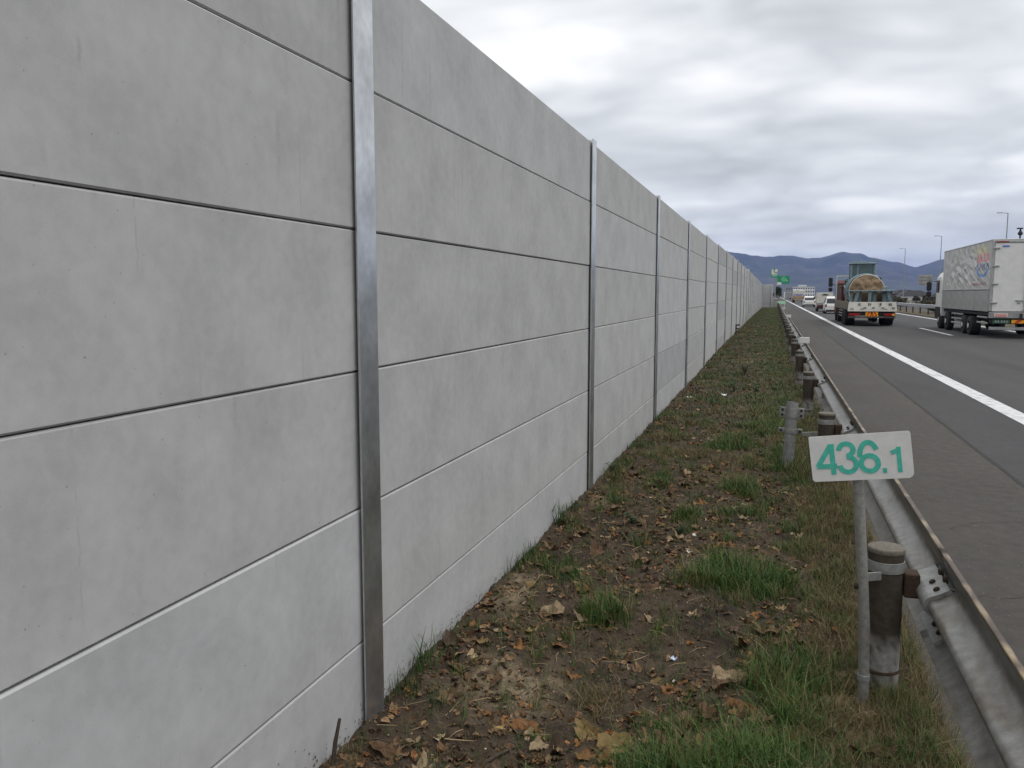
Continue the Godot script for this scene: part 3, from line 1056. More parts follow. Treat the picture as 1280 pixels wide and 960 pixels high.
func build_far_things():
	# embankment flanks and the verge beyond the wall's end
	var mb := MB.new()
	mb.face([V(25.5, 0, -2), V(36, -4.2, -2), V(36, -4.2, 900), V(25.5, 0, 900)], Vector3(0, -20, -300))
	mb.face([V(-1.7, 0.02, -2), V(-1.7, 0.02, 900), V(-12, -4.2, 900), V(-12, -4.2, -2)], Vector3(0, -20, -300))
	structure("embankment", mb, M.land).set_meta("label", "grassy slope beside the expressway")
	structure("verge", sheet(-1.7, 0.62, 108.0, 700.0, 0.04, 4, 1.0, func(x, z):
		var k := 1.0 + 0.3 * noise_a.get_noise_2d(x * 2.0, z * 0.4)
		return Color(0.06 * k, 0.06 * k, 0.025 * k)), M.soil).set_meta("label", "grassy verge continuing beyond the end of the wall")
	# median guardrail: beam and posts
	var g = thing("median_guardrail", "pale steel guardrail along the planted median", "guardrail", V(12.1, 0.03, 0))
	for k in 14:
		var z0 := 26.0 + k * 12.0
		for yy in [0.70]:
			var b := MB.new()
			b.box(Vector3(0, yy, 0), Vector3(0.07, 0.30, 11.98), 0.03)
			part(g, "beam", b, M.galvanised, V(0, 0, z0 + 6.0))
		for q in 3:
			var p := MB.new()
			p.cyl(Vector3(0.1, -0.05, 0), Vector3(0.1, 0.86, 0), 0.06, 10)
			part(g, "post", p, M.rust, V(0, 0, z0 + 2.0 + q * 4.0))
	# lamps on the far side
	for e in [[121.0, "first tall lamp post beyond the curtain sided truck, its pole hidden by the truck"], [165.0, "tall lamp post beside the sign board seen from behind"], [208.0, "tall lamp post between the sign board and the loaded flatbed truck"], [264.0, "distant lamp post rising behind the cargo of the flatbed truck"]]:
		lamp_post(V(28.0, -1.0, e[0]), e[1])
	# back of an overhead sign on the opposite carriageway
	var t = thing("road_sign", "back of a pale square sign board with ribs on an arm", "sign", V(29.6, -1.6, 172.0))
	mb = MB.new()
	mb.tube([Vector3(0, 0, 0), Vector3(0, 7.6, 0)], [0.17, 0.11], 12)
	mb.tube([Vector3(0, 5.35, 0), Vector3(-2.6, 5.35, 0)], 0.06, 8)
	mb.tube([Vector3(0, 6.3, 0), Vector3(-2.6, 6.3, 0)], 0.06, 8)
	part(t, "post", mb, M.zinc)
	mb = MB.new()
	mb.box(Vector3(-2.75, 5.95, -0.1), Vector3(2.3, 1.95, 0.05), 0.01)
	part(t, "board", mb, mat(0.50, 0.49, 0.44, 0.6, 0.2, T.plain, 0.5))
	for yy in [5.3, 5.95, 6.6]:
		mb = MB.new()
		mb.box(Vector3(-2.75, yy, -0.02), Vector3(2.3, 0.09, 0.1), 0.01)
		part(t, "rib", mb, M.grey_paint)
	for xx in [-3.4, -2.1]:
		mb = MB.new()
		mb.box(Vector3(xx, 5.95, 0.05), Vector3(0.1, 1.95, 0.05), 0.01)
		part(t, "rib", mb, M.grey_paint)
	# emergency telephone sign at the wall's end
	t = thing("telephone_sign", "square white telephone sign with green edge on a pole at the wall's end", "sign", V(0.06, 0.05, 110.0))
	mb = MB.new()
	mb.tube([Vector3(0, 0, 0), Vector3(0, 4.85, 0)], 0.075, 10)
	part(t, "pole", mb, M.zinc)
	mb = MB.new()
	mb.box(Vector3(-0.12, 4.32, 0.1), Vector3(0.86, 1.06, 0.03), 0.006)
	var pl = part(t, "plate", mb, M.green_sign)
	mb = MB.new()
	mb.box(Vector3(-0.12, 4.46, 0.12), Vector3(0.74, 0.66, 0.012), 0.002)
	part(pl, "panel", mb, M.white_paint)
	mb = MB.new()
	mb.box(Vector3(-0.12, 3.97, 0.12), Vector3(0.6, 0.1, 0.012), 0.002)
	part(pl, "lettering", mb, M.pale_green)
	mb = MB.new()
	var hs := []
	for p in arc(0.13, 4.68, 0.34, 0.36, 175, 262, 8): hs.append(p)
	mb.ribbon(hs, 0.075, 0.01, 0.128)
	for p in [hs[0], hs[-1]]: mb.box(Vector3(p.x + 0.05, p.y + 0.02, 0.134), Vector3(0.14, 0.12, 0.01), 0.002)
	part(pl, "handset", mb, M.black)
	# green exit sign
	t = thing("green_road_sign", "green road sign with white lettering and a small white plate below", "sign", V(1.05, 0.04, 132.0))
	mb = MB.new()
	for xx in [-0.5, 0.55]: mb.tube([Vector3(xx, 0, 0), Vector3(xx, 4.5, 0)], 0.07, 8)
	part(t, "post", mb, M.zinc)
	mb = MB.new()
	mb.box(Vector3(0.18, 3.85, 0.1), Vector3(1.78, 1.15, 0.04), 0.01)
	pl = part(t, "board", mb, M.green_sign)
	mb = MB.new()
	for q in [[0.18, 4.2, .5], [0.25, 3.95, 1.0], [0.4, 3.68, .9]]:
		var n := int(q[2] / 0.18)
		for i in n: mb.box(Vector3(q[0] + (i - n / 2.0 + .5) * 0.18, q[1], 0.125), Vector3(0.11, 0.14, 0.01), 0.002)
	part(pl, "lettering", mb, M.pale_green)
	mb = MB.new()
	mb.box(Vector3(-0.42, 3.28, 0.13), Vector3(0.62, 0.42, 0.02), 0.004)
	part(t, "plate", mb, M.white_paint)
	# roadside cabinet and rail end by the wall
	t = thing("roadside_cabinet", "pale grey box cabinet standing at the end of the wall", "cabinet", V(0.12, 0.04, 107.6))
	mb = MB.new()
	mb.box(Vector3(0, 0.55, 0), Vector3(0.5, 1.1, 0.35), 0.02)
	part(t, "body", mb, M.aluminium)
	mb = MB.new()
	mb.box(Vector3(0, 1.13, 0), Vector3(0.6, 0.06, 0.45), 0.01)
	part(t, "lid", mb, M.white_paint)
	mb = MB.new()
	mb.box(Vector3(0.0, 0.6, 0), Vector3(1.5, 0.35, 0.05), 0.01)
	for xx in [-.6, .6]: mb.box(Vector3(xx, 0.25, -0.05), Vector3(0.06, 0.6, 0.05), 0.005)
	solo("green_fence_panel", mb, M.pale_green, "low pale green barrier panel beyond the end of the wall", "barrier", "", V(0.7, 0.03, 116.0))
	tree("roadside_tree", "small dark round tree beside the telephone sign", V(0.35, 0.04, 113.0), 1.25, Vector3(0.62, 0.72, 0.62), 900, 0.10, 7)
	# median shrubs
	var k := 0
	for e in [[13.4, 72.0, 1.1, .55], [13.7, 76.5, 1.4, .62], [13.5, 81.0, 1.2, .56], [13.8, 86.0, 1.5, .6], [13.5, 104.0, 1.2, .66], [13.6, 110.0, 1.3, .72]]:
		tree("median_shrub", "low dark green shrub behind the median guardrail", V(e[0], 0.03, e[1]), 0.12, Vector3(e[2], e[3], e[2] * 1.5), 1500, 0.10, 20 + k, "shrubs on the median", Color(.02, .02, .012), Color(.055, .05, .025))
		k += 1
	# land beyond: houses and trees below the embankment
	building("white_office_building", "long white office building with rows of windows under the mountains", V(28.5, -4.2, 900), Vector3(21, 13.6, 14), M.white_paint, 9, 4)
	building("grey_office_building", "grey block beside the long white office building", V(15.2, -4.2, 930), Vector3(8.5, 13.0, 10), M.grey_paint, 3, 4)
	mb = MB.new()
	mb.box(Vector3(0, 1.1, 0), Vector3(8.4, 1.7, 0.5), 0.05)
	for xx in [-3.0, 0.0, 3.0]: mb.box(Vector3(xx, 0.2, -0.3), Vector3(0.25, 0.9, 0.25), 0.02)
	solo("rooftop_billboard", mb, M.white_paint, "blank pale board on the roof of the white office building", "billboard", "", V(27.0, 9.35, 903))
	var hm := [M.cream_paint, M.grey_paint, mat(0.20, 0.12, 0.09, 0.9, 0, T.soil, 0.3), M.aluminium]
	k = 0
	for e in [[44.0, 300.0, 9.0, 5.4], [57.0, 320.0, 11.0, 5.0], [52.0, 380.0, 10.0, 6.0], [70.0, 350.0, 9.0, 5.6]]:
		building("house", ["cream house with dark hipped roof beyond the median", "grey house with dark hipped roof beyond the median", "brown house with dark hipped roof beyond the median", "pale silver house with dark hipped roof beyond the median"][k], V(e[0], -4.2, e[1]), Vector3(e[2], e[3], 8), hm[k], 3, 2, false)
		k += 1
	for e in [[38.5, 250.0, 3.0], [46.0, 275.0, 2.4], [62.0, 300.0, 3.2], [50.0, 262.0, 2.6], [36.0, 330.0, 3.0], [76.0, 330.0, 3.4], [42.0, 420.0, 3.6]]:
		tree("broadleaf_tree", "dull green tree among the houses beyond the median", V(e[0], -4.2, e[1]), 1.6, Vector3(e[2], e[2] * .8, e[2]), 900, 0.42, int(e[1]), "trees beyond the median", Color(.02, .022, .012), Color(.06, .05, .028))

# ---------------------------------------------------------------- vehicles
func wheel(t, x, zf, r, w, m = null):
	var mb := MB.new()
	var b := Basis(Vector3.FORWARD, PI / 2)
	mb.lathe([[r * .62, -w / 2], [r * .9, -w / 2], [r, -w * .36], [r, w * .36], [r * .9, w / 2], [r * .62, w / 2]], 24, Vector3.ZERO, b)
	var o = part(t, "wheel", mb, M.rubber, V(x, r, zf))
	mb = MB.new()
	mb.lathe([[r * .50, -w * .50], [r * .63, -w * .48], [r * .63, w * .48], [r * .50, w * .50]], 18, Vector3.ZERO, b)
	for sg in [-1, 1]: mb.lathe([[r * .28, -0.02], [r * .22, 0.02], [r * .05, 0.025]], 12, Vector3(sg * w * .52, 0, 0), b)
	part(o, "rim", mb, m if m else M.aluminium)
	return o

func curtain_texture() -> ImageTexture:
	var w := 512
	var h := 256
	var a := bytes_of(91, 0.012, w, h)
	var b := bytes_of(92, 0.05, w, h)
	var o := PackedByteArray()
	o.resize(w * h * 3)
	for y in h:
		for x in w:
			var u := float(x) / w
			var vv := float(y) / h
			var i := y * w + x
			var nn := (a[i] - 128) / 128.0
			var nf := (b[i] - 128) / 128.0
			var c := Color(0.62, 0.62, 0.61) * (1.0 + 0.05 * nn)
			# print: yellow sweep, red lettering, blue lettering over a smile
			var sweep := smoothstep(.16, .04, abs(vv - 0.16 - 0.25 * pow(u - .1, 2.0))) * smoothstep(.36, .22, u) * smoothstep(.02, .05, u)
			c = c.lerp(Color(0.72, 0.70, 0.46), 0.4 * sweep)
			if u > .035 and u < .275:
				var cell := fmod((u - .035) / .06, 1.0)
				var ink := 1.0 if cell < .72 and (absf(cell - .36) > .14 or absf(fmod(vv * 9.0, 1.0) - .5) < .22) else 0.0
				if vv > .23 and vv < .40 + .1 * u: c = c.lerp(Color(0.80, 0.26, 0.28), ink * (0.5 + 0.3 * nf))
				elif vv > .45 and vv < .58: c = c.lerp(Color(0.16, 0.22, 0.42), ink * (0.7 + 0.3 * nf))
			var rr := Vector2((u - .14) * 2.2, vv - .50).length()
			if rr > .19 and rr < .255 and vv > .56: c = c.lerp(Color(0.18, 0.38, 0.66), 0.65)
			if vv > .86 and vv < .93 and u > .06 and u < .34 and nf > -.2: c = c.lerp(Color(0.45, 0.25, 0.28), 0.5)
			if u > .42 and u < .62 and vv > .38 and vv < .72 and fmod(u * 22.0 + vv * 3.0, 1.0) < .3 and nf > 0.05: c = c.lerp(Color(0.45, 0.45, 0.50), 0.7)
			o[i * 3] = int(clamp(c.r * 255, 0, 255)); o[i * 3 + 1] = int(clamp(c.g * 255, 0, 255)); o[i * 3 + 2] = int(clamp(c.b * 255, 0, 255))
	return tex_from(o, w, h)

func stripes(t, called, x0, x1, y0, y1, zf, n, lean, chevron = false):
	# reflective plate: yellow ground with red slanted bars standing proud of it
	var mb := MB.new()
	mb.box(V((x0 + x1) / 2, (y0 + y1) / 2, zf), Vector3(x1 - x0, y1 - y0, 0.02), 0.003)
	var o = part(t, called, mb, M.orange)
	mb = MB.new()
	var w: float = (x1 - x0) / n
	var h: float = y1 - y0
	for i in n:
		var s: float = lean
		if chevron and i >= n / 2.0: s = -lean
		var a: float = x0 + (i + .25) * w
		var pts := []
		for q in [[a, y0], [a + w * .5, y0], [a + w * .5 + s * h, y1], [a + s * h, y1]]:
			pts.append(Vector3(clamp(q[0], x0 + .01, x1 - .01), clamp(q[1], y0 + .008, y1 - .008), -zf + .014))
		mb.face(pts, V((x0 + x1) / 2, (y0 + y1) / 2, zf + 1.0))
	part(o, "bar", mb, M.red)
	return o

func pbox(t, called, m, x, y, zf, sx, sy, sz, ch = 0.01):
	var mb := MB.new()
	mb.box(V(x, y, zf), Vector3(sx, sy, sz), ch)
	return part(t, called, mb, m)

func curtain_truck():
	var t = thing("curtain_sided_truck", "large silver curtain sided truck with white rear doors in the far lane", "truck", V(9.16, 0, 36.05))
	pbox(t, "floor", M.dark, 0, 0.94, 4.9, 2.3, 0.14, 9.3, 0.02)
	pbox(t, "roof", M.aluminium, 0, 3.775, 4.9, 2.5, 0.07, 9.62, 0.02)
	pbox(t, "bulkhead", M.aluminium, 0, 2.38, 9.66, 2.46, 2.7, 0.08, 0.02)
	for s in [-1, 1]: pbox(t, "corner_post", M.aluminium, s * 1.205, 2.40, 0.12, 0.10, 2.70, 0.14, 0.012)
	pbox(t, "header", M.aluminium, 0, 3.70, 0.10, 2.31, 0.09, 0.12, 0.01)
	pbox(t, "marker_strip", M.red_lens, -0.92, 3.70, 0.032, 0.42, 0.04, 0.01, 0.002)
	# curtain with slack folds
	for s in [-1, 1]:
		var mb := MB.new()
		var rows := 34
		var cols := 70
		for i in rows + 1:
			for j in cols + 1:
				var u := float(j) / cols
				var q := float(i) / rows
				var slack: float = sin(PI * clamp(q, 0, 1)) * sin(PI * clamp(u * 1.02, 0, 1))
				var fold := sin((u * 9.0 + pow(q, 1.6) * 3.4 * (1.0 - u) + 0.5 * noise_b.get_noise_2d(u * 4, q * 3)) * TAU)
				var d := (0.035 * fold + 0.022 * sin((u * 17.0 + q * q * 7.0 * (1.0 - u * .7)) * TAU + 3.0 * noise_a.get_noise_2d(u * 3, q * 2))) * pow(slack, .6) + 0.03 * noise_a.get_noise_2d(u * 7.0, q * 3.0) * slack
				mb.vert(V(s * (1.245 + d), lerp(3.745, 1.93, q), lerp(0.19, 9.62, u)), Vector3(s, 0, 0), Vector2(u, q))
		for i in rows + 1:
			for j in cols + 1:
				var k := i * (cols + 1) + j
				var l: Vector3 = mb.v[k - 1 if j > 0 else k]
				var r: Vector3 = mb.v[k + 1 if j < cols else k]
				var a: Vector3 = mb.v[k - cols - 1 if i > 0 else k]
				var b: Vector3 = mb.v[k + cols + 1 if i < rows else k]
				var nn := (r - l).cross(b - a).normalized()
				mb.n[k] = nn if nn.x * s > 0 else -nn
				if i < rows and j < cols: mb.ix.append_array(PackedInt32Array([k, k + 1, k + cols + 1, k + 1, k + cols + 2, k + cols + 1]) if s > 0 else PackedInt32Array([k, k + cols + 1, k + 1, k + 1, k + cols + 1, k + cols + 2]))
		var cm := StandardMaterial3D.new()
		cm.albedo_texture = T.curtain
		cm.roughness = 0.55
		part(t, "curtain", mb, cm)
		pbox(t, "side_rail", M.aluminium, s * 1.235, 1.905, 4.9, 0.07, 0.07, 9.4, 0.012)
		for k in 4: pbox(t, "side_panel", M.aluminium, s * 1.235, 1.445, 0.22 + 2.345 * k + 1.17, 0.05, 0.83, 2.29, 0.012)
		for yy in [0.83, 0.62, 0.42]: pbox(t, "side_guard", M.aluminium, s * 1.18, yy, 6.15, 0.05, 0.07, 2.4, 0.01)
		for yy in [0.80, 0.58]: pbox(t, "side_guard", M.aluminium, s * 1.18, yy, 1.35, 0.05, 0.07, 1.7, 0.01)
	# doors
	for s in [-1, 1]:
		var d = pbox(t, "rear_door", M.white_paint, s * 0.577, 2.345, 0.085, 1.148, 2.60, 0.06, 0.012)
		for yy in [3.46, 2.78, 2.10, 1.38]: pbox(d, "hinge", M.aluminium, s * 1.10, yy, 0.03, 0.22, 0.06, 0.045, 0.01)
		var mb := MB.new()
		mb.cyl(V(s * 0.07, 1.08, 0.03), V(s * 0.07, 3.62, 0.03), 0.018, 8)
		for yy in [1.12, 1.42, 2.5, 3.55]: mb.box(V(s * 0.07, yy, 0.035), Vector3(0.09, 0.06, 0.04), 0.006)
		part(d, "lock_rod", mb, M.aluminium)
		mb = MB.new()
		mb.box(V(s * 0.24, 1.47, 0.03), Vector3(0.30, 0.035, 0.03), 0.006)
		mb.box(V(s * 0.26, 1.42, 0.04), Vector3(0.10, 0.13, 0.03), 0.006)
		part(d, "handle", mb, M.aluminium)
	pbox(t, "badge", mat(0.08, 0.16, 0.42, 0.4), -0.80, 3.53, 0.045, 0.24, 0.06, 0.012, 0.003)
	pbox(t, "rear_sill", M.grey_paint, 0, 0.905, 0.12, 2.46, 0.24, 0.14, 0.012)
	var rp = pbox(t, "warning_plate", M.white_paint, -0.83, 0.905, 0.035, 0.46, 0.13, 0.012, 0.003)
	var mb2 := MB.new()
	for i in 6: mb2.box(V(-0.995 + i * 0.066, 0.915, 0.025), Vector3(0.042, 0.06, 0.006), 0.001)
	mb2.box(V(-0.83, 0.857, 0.025), Vector3(0.42, 0.014, 0.006), 0.001)
	part(rp, "lettering", mb2, M.red)
	pbox(t, "bumper_lamp", M.dark, -0.15, 0.86, 0.03, 0.10, 0.22, 0.03, 0.006)
	pbox(t, "light_bar", M.dark, 0, 0.66, 0.20, 2.36, 0.16, 0.10, 0.01)
	var np = pbox(t, "number_plate", mat(0.03, 0.09, 0.06, 0.6), -0.79, 0.66, 0.135, 0.60, 0.15, 0.014, 0.003)
	mb2 = MB.new()
	for i in 5: mb2.box(V(-0.98 + i * 0.09 + (0.03 if i > 1 else 0.0), 0.66, 0.125), Vector3(0.05, 0.08, 0.006), 0.001)
	part(np, "lettering", mb2, M.aluminium)
	stripes(t, "reflector_plate", -0.44, 1.1, 0.59, 0.73, 0.13, 5, 1.0)
	pbox(t, "bumper", M.aluminium, 0, 0.385, 0.24, 2.36, 0.13, 0.10, 0.02)
	mb2 = MB.new()
	mb2.cyl(Vector3(-0.22, 3.8, -0.6), Vector3(-0.22, 3.98, -0.6), 0.03, 8)
	mb2.lathe([[0.05, 3.96], [0.09, 4.0], [0.09, 4.06], [0.05, 4.10], [0.02, 4.2]], 12, Vector3(-0.22, 0, -0.6))
	mb2.box(Vector3(-0.24, 4.22, -0.6), Vector3(0.2, 0.05, 0.12), 0.01)
	part(t, "roof_antenna", mb2, M.dark)
	pbox(t, "chassis", M.dark, 0, 0.70, 5.6, 0.9, 0.3, 10.4, 0.02)
	for s in [-1, 1]:
		for zf in [3.35, 4.55]:
			wheel(t, s * 1.06, zf, 0.40, 0.40, M.white_paint)
		for zf in [8.45, 10.3]: wheel(t, s * 1.08, zf, 0.44, 0.30, M.white_paint)
		pbox(t, "fuel_tank", M.dark, s * 0.85, 0.72, 6.2, 0.5, 0.4, 1.6, 0.05)
	# cab
	mb2 = MB.new()
	var cabs := []
	for e in [[9.85, 1.2, 0.65, 2.55], [10.3, 1.22, 0.5, 2.85], [11.35, 1.22, 0.45, 2.75], [11.75, 1.16, 0.45, 2.1], [11.85, 1.12, 0.5, 1.5]]:
		cabs.append([V(-e[1], e[2], e[0]), V(e[1], e[2], e[0]), V(e[1], e[3] - .25, e[0]), V(e[1] - .15, e[3], e[0]), V(-e[1] + .15, e[3], e[0]), V(-e[1], e[3] - .25, e[0])])
	mb2.loft(cabs)
	var cab = part(t, "cab", mb2, M.white_paint)
	for s in [-1, 1]:
		pbox(cab, "side_window", M.glass_dark, s * 1.215, 2.1, 10.95, 0.03, 0.62, 0.85, 0.005)
		pbox(cab, "step", M.dark, s * 1.19, 0.78, 10.75, 0.1, 0.62, 1.3, 0.03)
		var arm := MB.new()
		arm.tube([V(s * 1.2, 2.35, 11.5), V(s * 1.5, 2.4, 11.8), V(s * 1.5, 1.55, 11.8)], 0.02, 6)
		part(cab, "mirror_arm", arm, M.dark)
		for q in [[2.12, .46], [1.72, .26]]: pbox(cab, "mirror", M.dark, s * 1.5, q[0], 11.8, 0.24, q[1], 0.10, 0.04)
	return t

func glyph(mb: MB, x: float, y: float, zf: float, s: float, strokes: Array):
	for q in strokes:
		var a := V(x + q[0] * s, y + q[1] * s, zf)
		var b := V(x + q[2] * s, y + q[3] * s, zf)
		var d := (b - a)
		var bb := Basis(Vector3.BACK, atan2(d.y, d.x))
		mb.box((a + b) / 2, Vector3(d.length(), 0.022, 0.008), 0.0, bb)

func flatbed_truck():
	var t = thing("flatbed_truck", "dirty flatbed truck with white tailgate carrying a load in the near lane", "truck", V(5.0, 0, 48.0))
	pbox(t, "chassis", M.dark, 0, 0.72, 5.6, 0.9, 0.3, 10.6, 0.02)
	pbox(t, "deck", M.old_side, 0, 0.93, 4.8, 2.40, 0.14, 9.4, 0.02)
	# tailgate, trapezoid, leaning out slightly, with raised characters
	var mb := MB.new()
	mb.loft([[V(-1.22, 0.80, 0.0), V(1.22, 0.80, 0.0), V(1.17, 1.30, 0.08), V(-1.17, 1.30, 0.08)], [V(-1.22, 0.80, 0.07), V(1.22, 0.80, 0.07), V(1.17, 1.30, 0.13), V(-1.17, 1.30, 0.13)]])
	var tg = part(t, "tailgate", mb, M.cream_paint)
	mb = MB.new()
	var kanji := [
		[[-.5, .25, .5, .25], [0, .5, 0, .25], [0, .25, -.45, -.5], [-.1, 0, .45, -.5]],
		[[-.5, .4, -.05, .4], [-.5, .1, -.05, .1], [-.28, .45, -.28, -.4], [-.5, -.4, 0, -.4], [.05, .4, .5, .35], [.28, .2, .28, -.5], [.05, .1, .5, .1]],
		[[-.5, .4, -.4, .25], [-.5, -.45, .5, -.5], [-.2, .45, .5, .45], [-.15, .2, .45, .2], [.15, .5, .15, -.3], [-.15, -.05, .45, -.05]],
		[[-.5, .35, -.05, .35], [-.5, .05, -.05, .05], [-.28, .5, -.28, -.5], [.25, .5, 0, .2], [.25, .5, .5, .2], [.05, 0, .5, 0], [.1, 0, .1, -.5], [.45, 0, .45, -.5]]]
	for i in 4: glyph(mb, -0.63 + i * 0.50, 1.155, 0.045, 0.16, kanji[i])
	part(tg, "lettering", mb, M.dark)
	mb = MB.new()
	for xx in [-0.36, 0.05, 0.52, 1.02]: mb.box(V(xx, 1.0, 0.015), Vector3(0.13, 0.07, 0.05), 0.01)
	part(tg, "latch", mb, M.grey_paint)
	mb = MB.new()
	for xx in [-1.0, -0.5, 0.65]: mb.box(V(xx, 0.93, 0.012), Vector3(0.17, 0.025, 0.03), 0.005)
	part(tg, "hinge", mb, M.rust)
	for s in [-1, 1]:
		for k in 3: pbox(t, "side_gate", M.old_side, s * 1.2, 1.10, 0.18 + 3.1 * k + 1.53, 0.06, 0.44, 3.04, 0.012)
		var tl = pbox(t, "tail_lamp", M.red_lens, s * 0.86, 0.63, 0.06, 0.56, 0.14, 0.06, 0.012)
		pbox(tl, "lens", M.orange if s > 0 else M.red_lens, s * 1.05, 0.63, 0.022, 0.14, 0.10, 0.02, 0.004)
		for yy in [0.78, 0.62, 0.46]: pbox(t, "side_guard", M.grey_paint, s * 1.16, yy, 5.6, 0.05, 0.06, 2.6, 0.01)
		for zf in [1.9, 3.15]:
			wheel(t, s * 0.98, zf, 0.46, 0.52, M.rust)
			pbox(t, "mudguard", M.dark, s * 1.0, 0.62, zf - 0.58, 0.5, 0.62, 0.03, 0.005)
		for zf in [8.3, 10.3]: wheel(t, s * 1.0, zf, 0.46, 0.3, M.rust)
	pbox(t, "lamp_bar", M.dark, 0, 0.66, 0.14, 2.3, 0.18, 0.10, 0.01)
	stripes(t, "reflector_plate", -0.32, 0.30, 0.53, 0.79, 0.06, 4, 0.45, true)
	pbox(t, "bumper", M.old_side, 0, 0.49, 0.12, 2.36, 0.09, 0.10, 0.015)
	# headboard frame and cab
	mb = MB.new()
	for s in [-1, 1]: mb.box(V(s * 1.19, 1.95, 9.55), Vector3(0.07, 1.9, 0.07), 0.01)
	mb.box(V(0, 2.86, 9.55), Vector3(2.45, 0.08, 0.08), 0.01)
	var hb = part(t, "headboard", mb, M.cream_paint)
	pbox(hb, "panel", M.old_side, 0, 1.7, 9.58, 2.32, 1.2, 0.05, 0.01)
	mb = MB.new()
	var cs := []
	for e in [[9.75, 1.15, 0.6, 2.4], [10.2, 1.18, 0.5, 2.6], [11.2, 1.18, 0.45, 2.5], [11.6, 1.12, 0.45, 1.5]]:
		cs.append([V(-e[1], e[2], e[0]), V(e[1], e[2], e[0]), V(e[1] - .05, e[3], e[0]), V(-e[1] + .05, e[3], e[0])])
	mb.loft(cs)
	var cab = part(t, "cab", mb, M.maroon)
	for s in [-1, 1]:
		pbox(cab, "mirror", M.dark, s * 1.48, 2.5, 10.9, 0.26, 0.60, 0.1, 0.04)
		pbox(cab, "mirror", M.dark, s * 1.48, 2.02, 10.9, 0.24, 0.26, 0.1, 0.04)
		var arm := MB.new()
		arm.tube([V(s * 1.15, 2.3, 10.8), V(s * 1.48, 2.4, 10.9)], 0.02, 6)
		part(cab, "mirror_arm", arm, M.dark)
	# cargo: a painted steel stand at the tail
	var f = thing("steel_stand", "pale blue steel stand with splayed legs loaded on the flatbed truck", "steel stand", V(5.0, 1.0, 48.5))
	var leg := func(x0, x1, zf, w):
		var q := MB.new()
		q.loft([[V(x0 - w, 0, zf), V(x0 + w, 0, zf), V(x0 + w, 0, zf + .12), V(x0 - w, 0, zf + .12)], [V(x1 - w, 0.86, zf), V(x1 + w, 0.86, zf), V(x1 + w, 0.86, zf + .12), V(x1 - w, 0.86, zf + .12)]])
		part(f, "leg", q, M.blue_steel)
	leg.call(-1.05, -1.02, .1, .075)
	leg.call(-0.92, -0.66, .02, .085)
	leg.call(-0.60, -0.58, .3, .10)
	leg.call(-0.10, -0.10, .0, .08)
	leg.call(0.14, 0.16, .2, .10)
	leg.call(0.74, 0.70, .25, .16)
	leg.call(1.02, 0.80, .02, .08)
	leg.call(1.04, 0.98, .4, .07)
	mb = MB.new()
	mb.box(V(-0.05, 0.89, 0.3), Vector3(2.35, 0.07, 0.75), 0.012)
	mb.box(V(0.95, 0.93, 0.5), Vector3(0.55, 0.06, 0.5), 0.012)
	part(f, "top_plate", mb, M.blue_steel)
	pbox(f, "back_plate", M.brown_dirt, 0.0, 0.42, 0.95, 2.0, 0.8, 0.06, 0.01)
	# a drum and other machine parts
	var dr = thing("drum", "large dark drum lying along the flatbed, its end covered with tan sheeting", "drum", V(4.88, 1.86, 50.0))
	var rd0 := 0.90
	mb = MB.new()
	var rings := []
	for i in 9:
		var ring := []
		for k in 40:
			var a := TAU * k / 40
			ring.append(Vector3(cos(a), sin(a), 0) * (rd0 + (0.03 if i % 2 == 0 else 0.0)) + V(0, 0, 0.5 * i))
		rings.append(ring)
	mb.strip(rings, true)
	part(dr, "shell", mb, M.dark_tarp)
	mb = MB.new()
	var hoop := []
	for k in 41: hoop.append(Vector3(cos(TAU * k / 40), sin(TAU * k / 40), 0) * (rd0 + 0.02))
	mb.tube(hoop, 0.024, 6, false)
	part(dr, "rim", mb, M.cream_paint)
	for q in 2:
		mb = MB.new()
		var h2 := []
		for p in hoop: h2.append(p * 1.05 + V(0, 0, 0.7 + 1.1 * q))
		mb.tube(h2, 0.05, 6, false)
		part(dr, "hoop", mb, M.blue_steel)
	mb = MB.new()
	rings = []
	for i in 13:
		var t3 := i / 12.0
		var ring := []
		for k in 40:
			var a := TAU * k / 40
			var rr := rd0 * (1.0 - t3 * .98)
			var bulge: float = 0.30 * (1.0 - pow(1.0 - t3, 2.0)) + 0.13 * noise_a.get_noise_2d(cos(a) * rr * 2.2 + 4, sin(a) * rr * 2.2) + 0.03 * sin(a * 11.0 + t3 * 4.0) * (1.0 - t3)
			ring.append(Vector3(cos(a) * rr, sin(a) * rr, bulge + 0.01))
		rings.append(ring)
	mb.strip(rings, true)
	part(dr, "end_cover", mb, M.tan_tarp)
	mb = MB.new()
	for q in [0.6, 3.4]: mb.box(V(0, -0.78, q), Vector3(1.5, 0.16, 0.2), 0.02)
	part(dr, "cradle", mb, M.brown_dirt)
	for e in [[5.75, 49.6, .3, .95, .5], [5.85, 51.4, .4, 1.15, .8], [5.6, 54.9, .7, 1.3, .6], [4.5, 55.2, .8, 1.55, .5]]:
		mb = MB.new()
		mb.box(Vector3(0, e[3] / 2, 0), Vector3(e[2], e[3], e[4]), 0.03)
		mb.box(Vector3(0, e[3] * .7, e[4] / 2), Vector3(e[2] + .04, 0.05, 0.04), 0.01)
		mb.tube([Vector3(-e[2] / 2, e[3], 0), Vector3(0, e[3] + .16, 0), Vector3(e[2] / 2, e[3], 0)], 0.02, 6)
		solo("machine_box", mb, M.blue_steel if e[2] < .5 else M.dark_tarp, "dull blue green machine box packed around the drum on the flatbed", "machine part", "machine boxes on the flatbed truck", V(e[0], 1.01, e[1]))
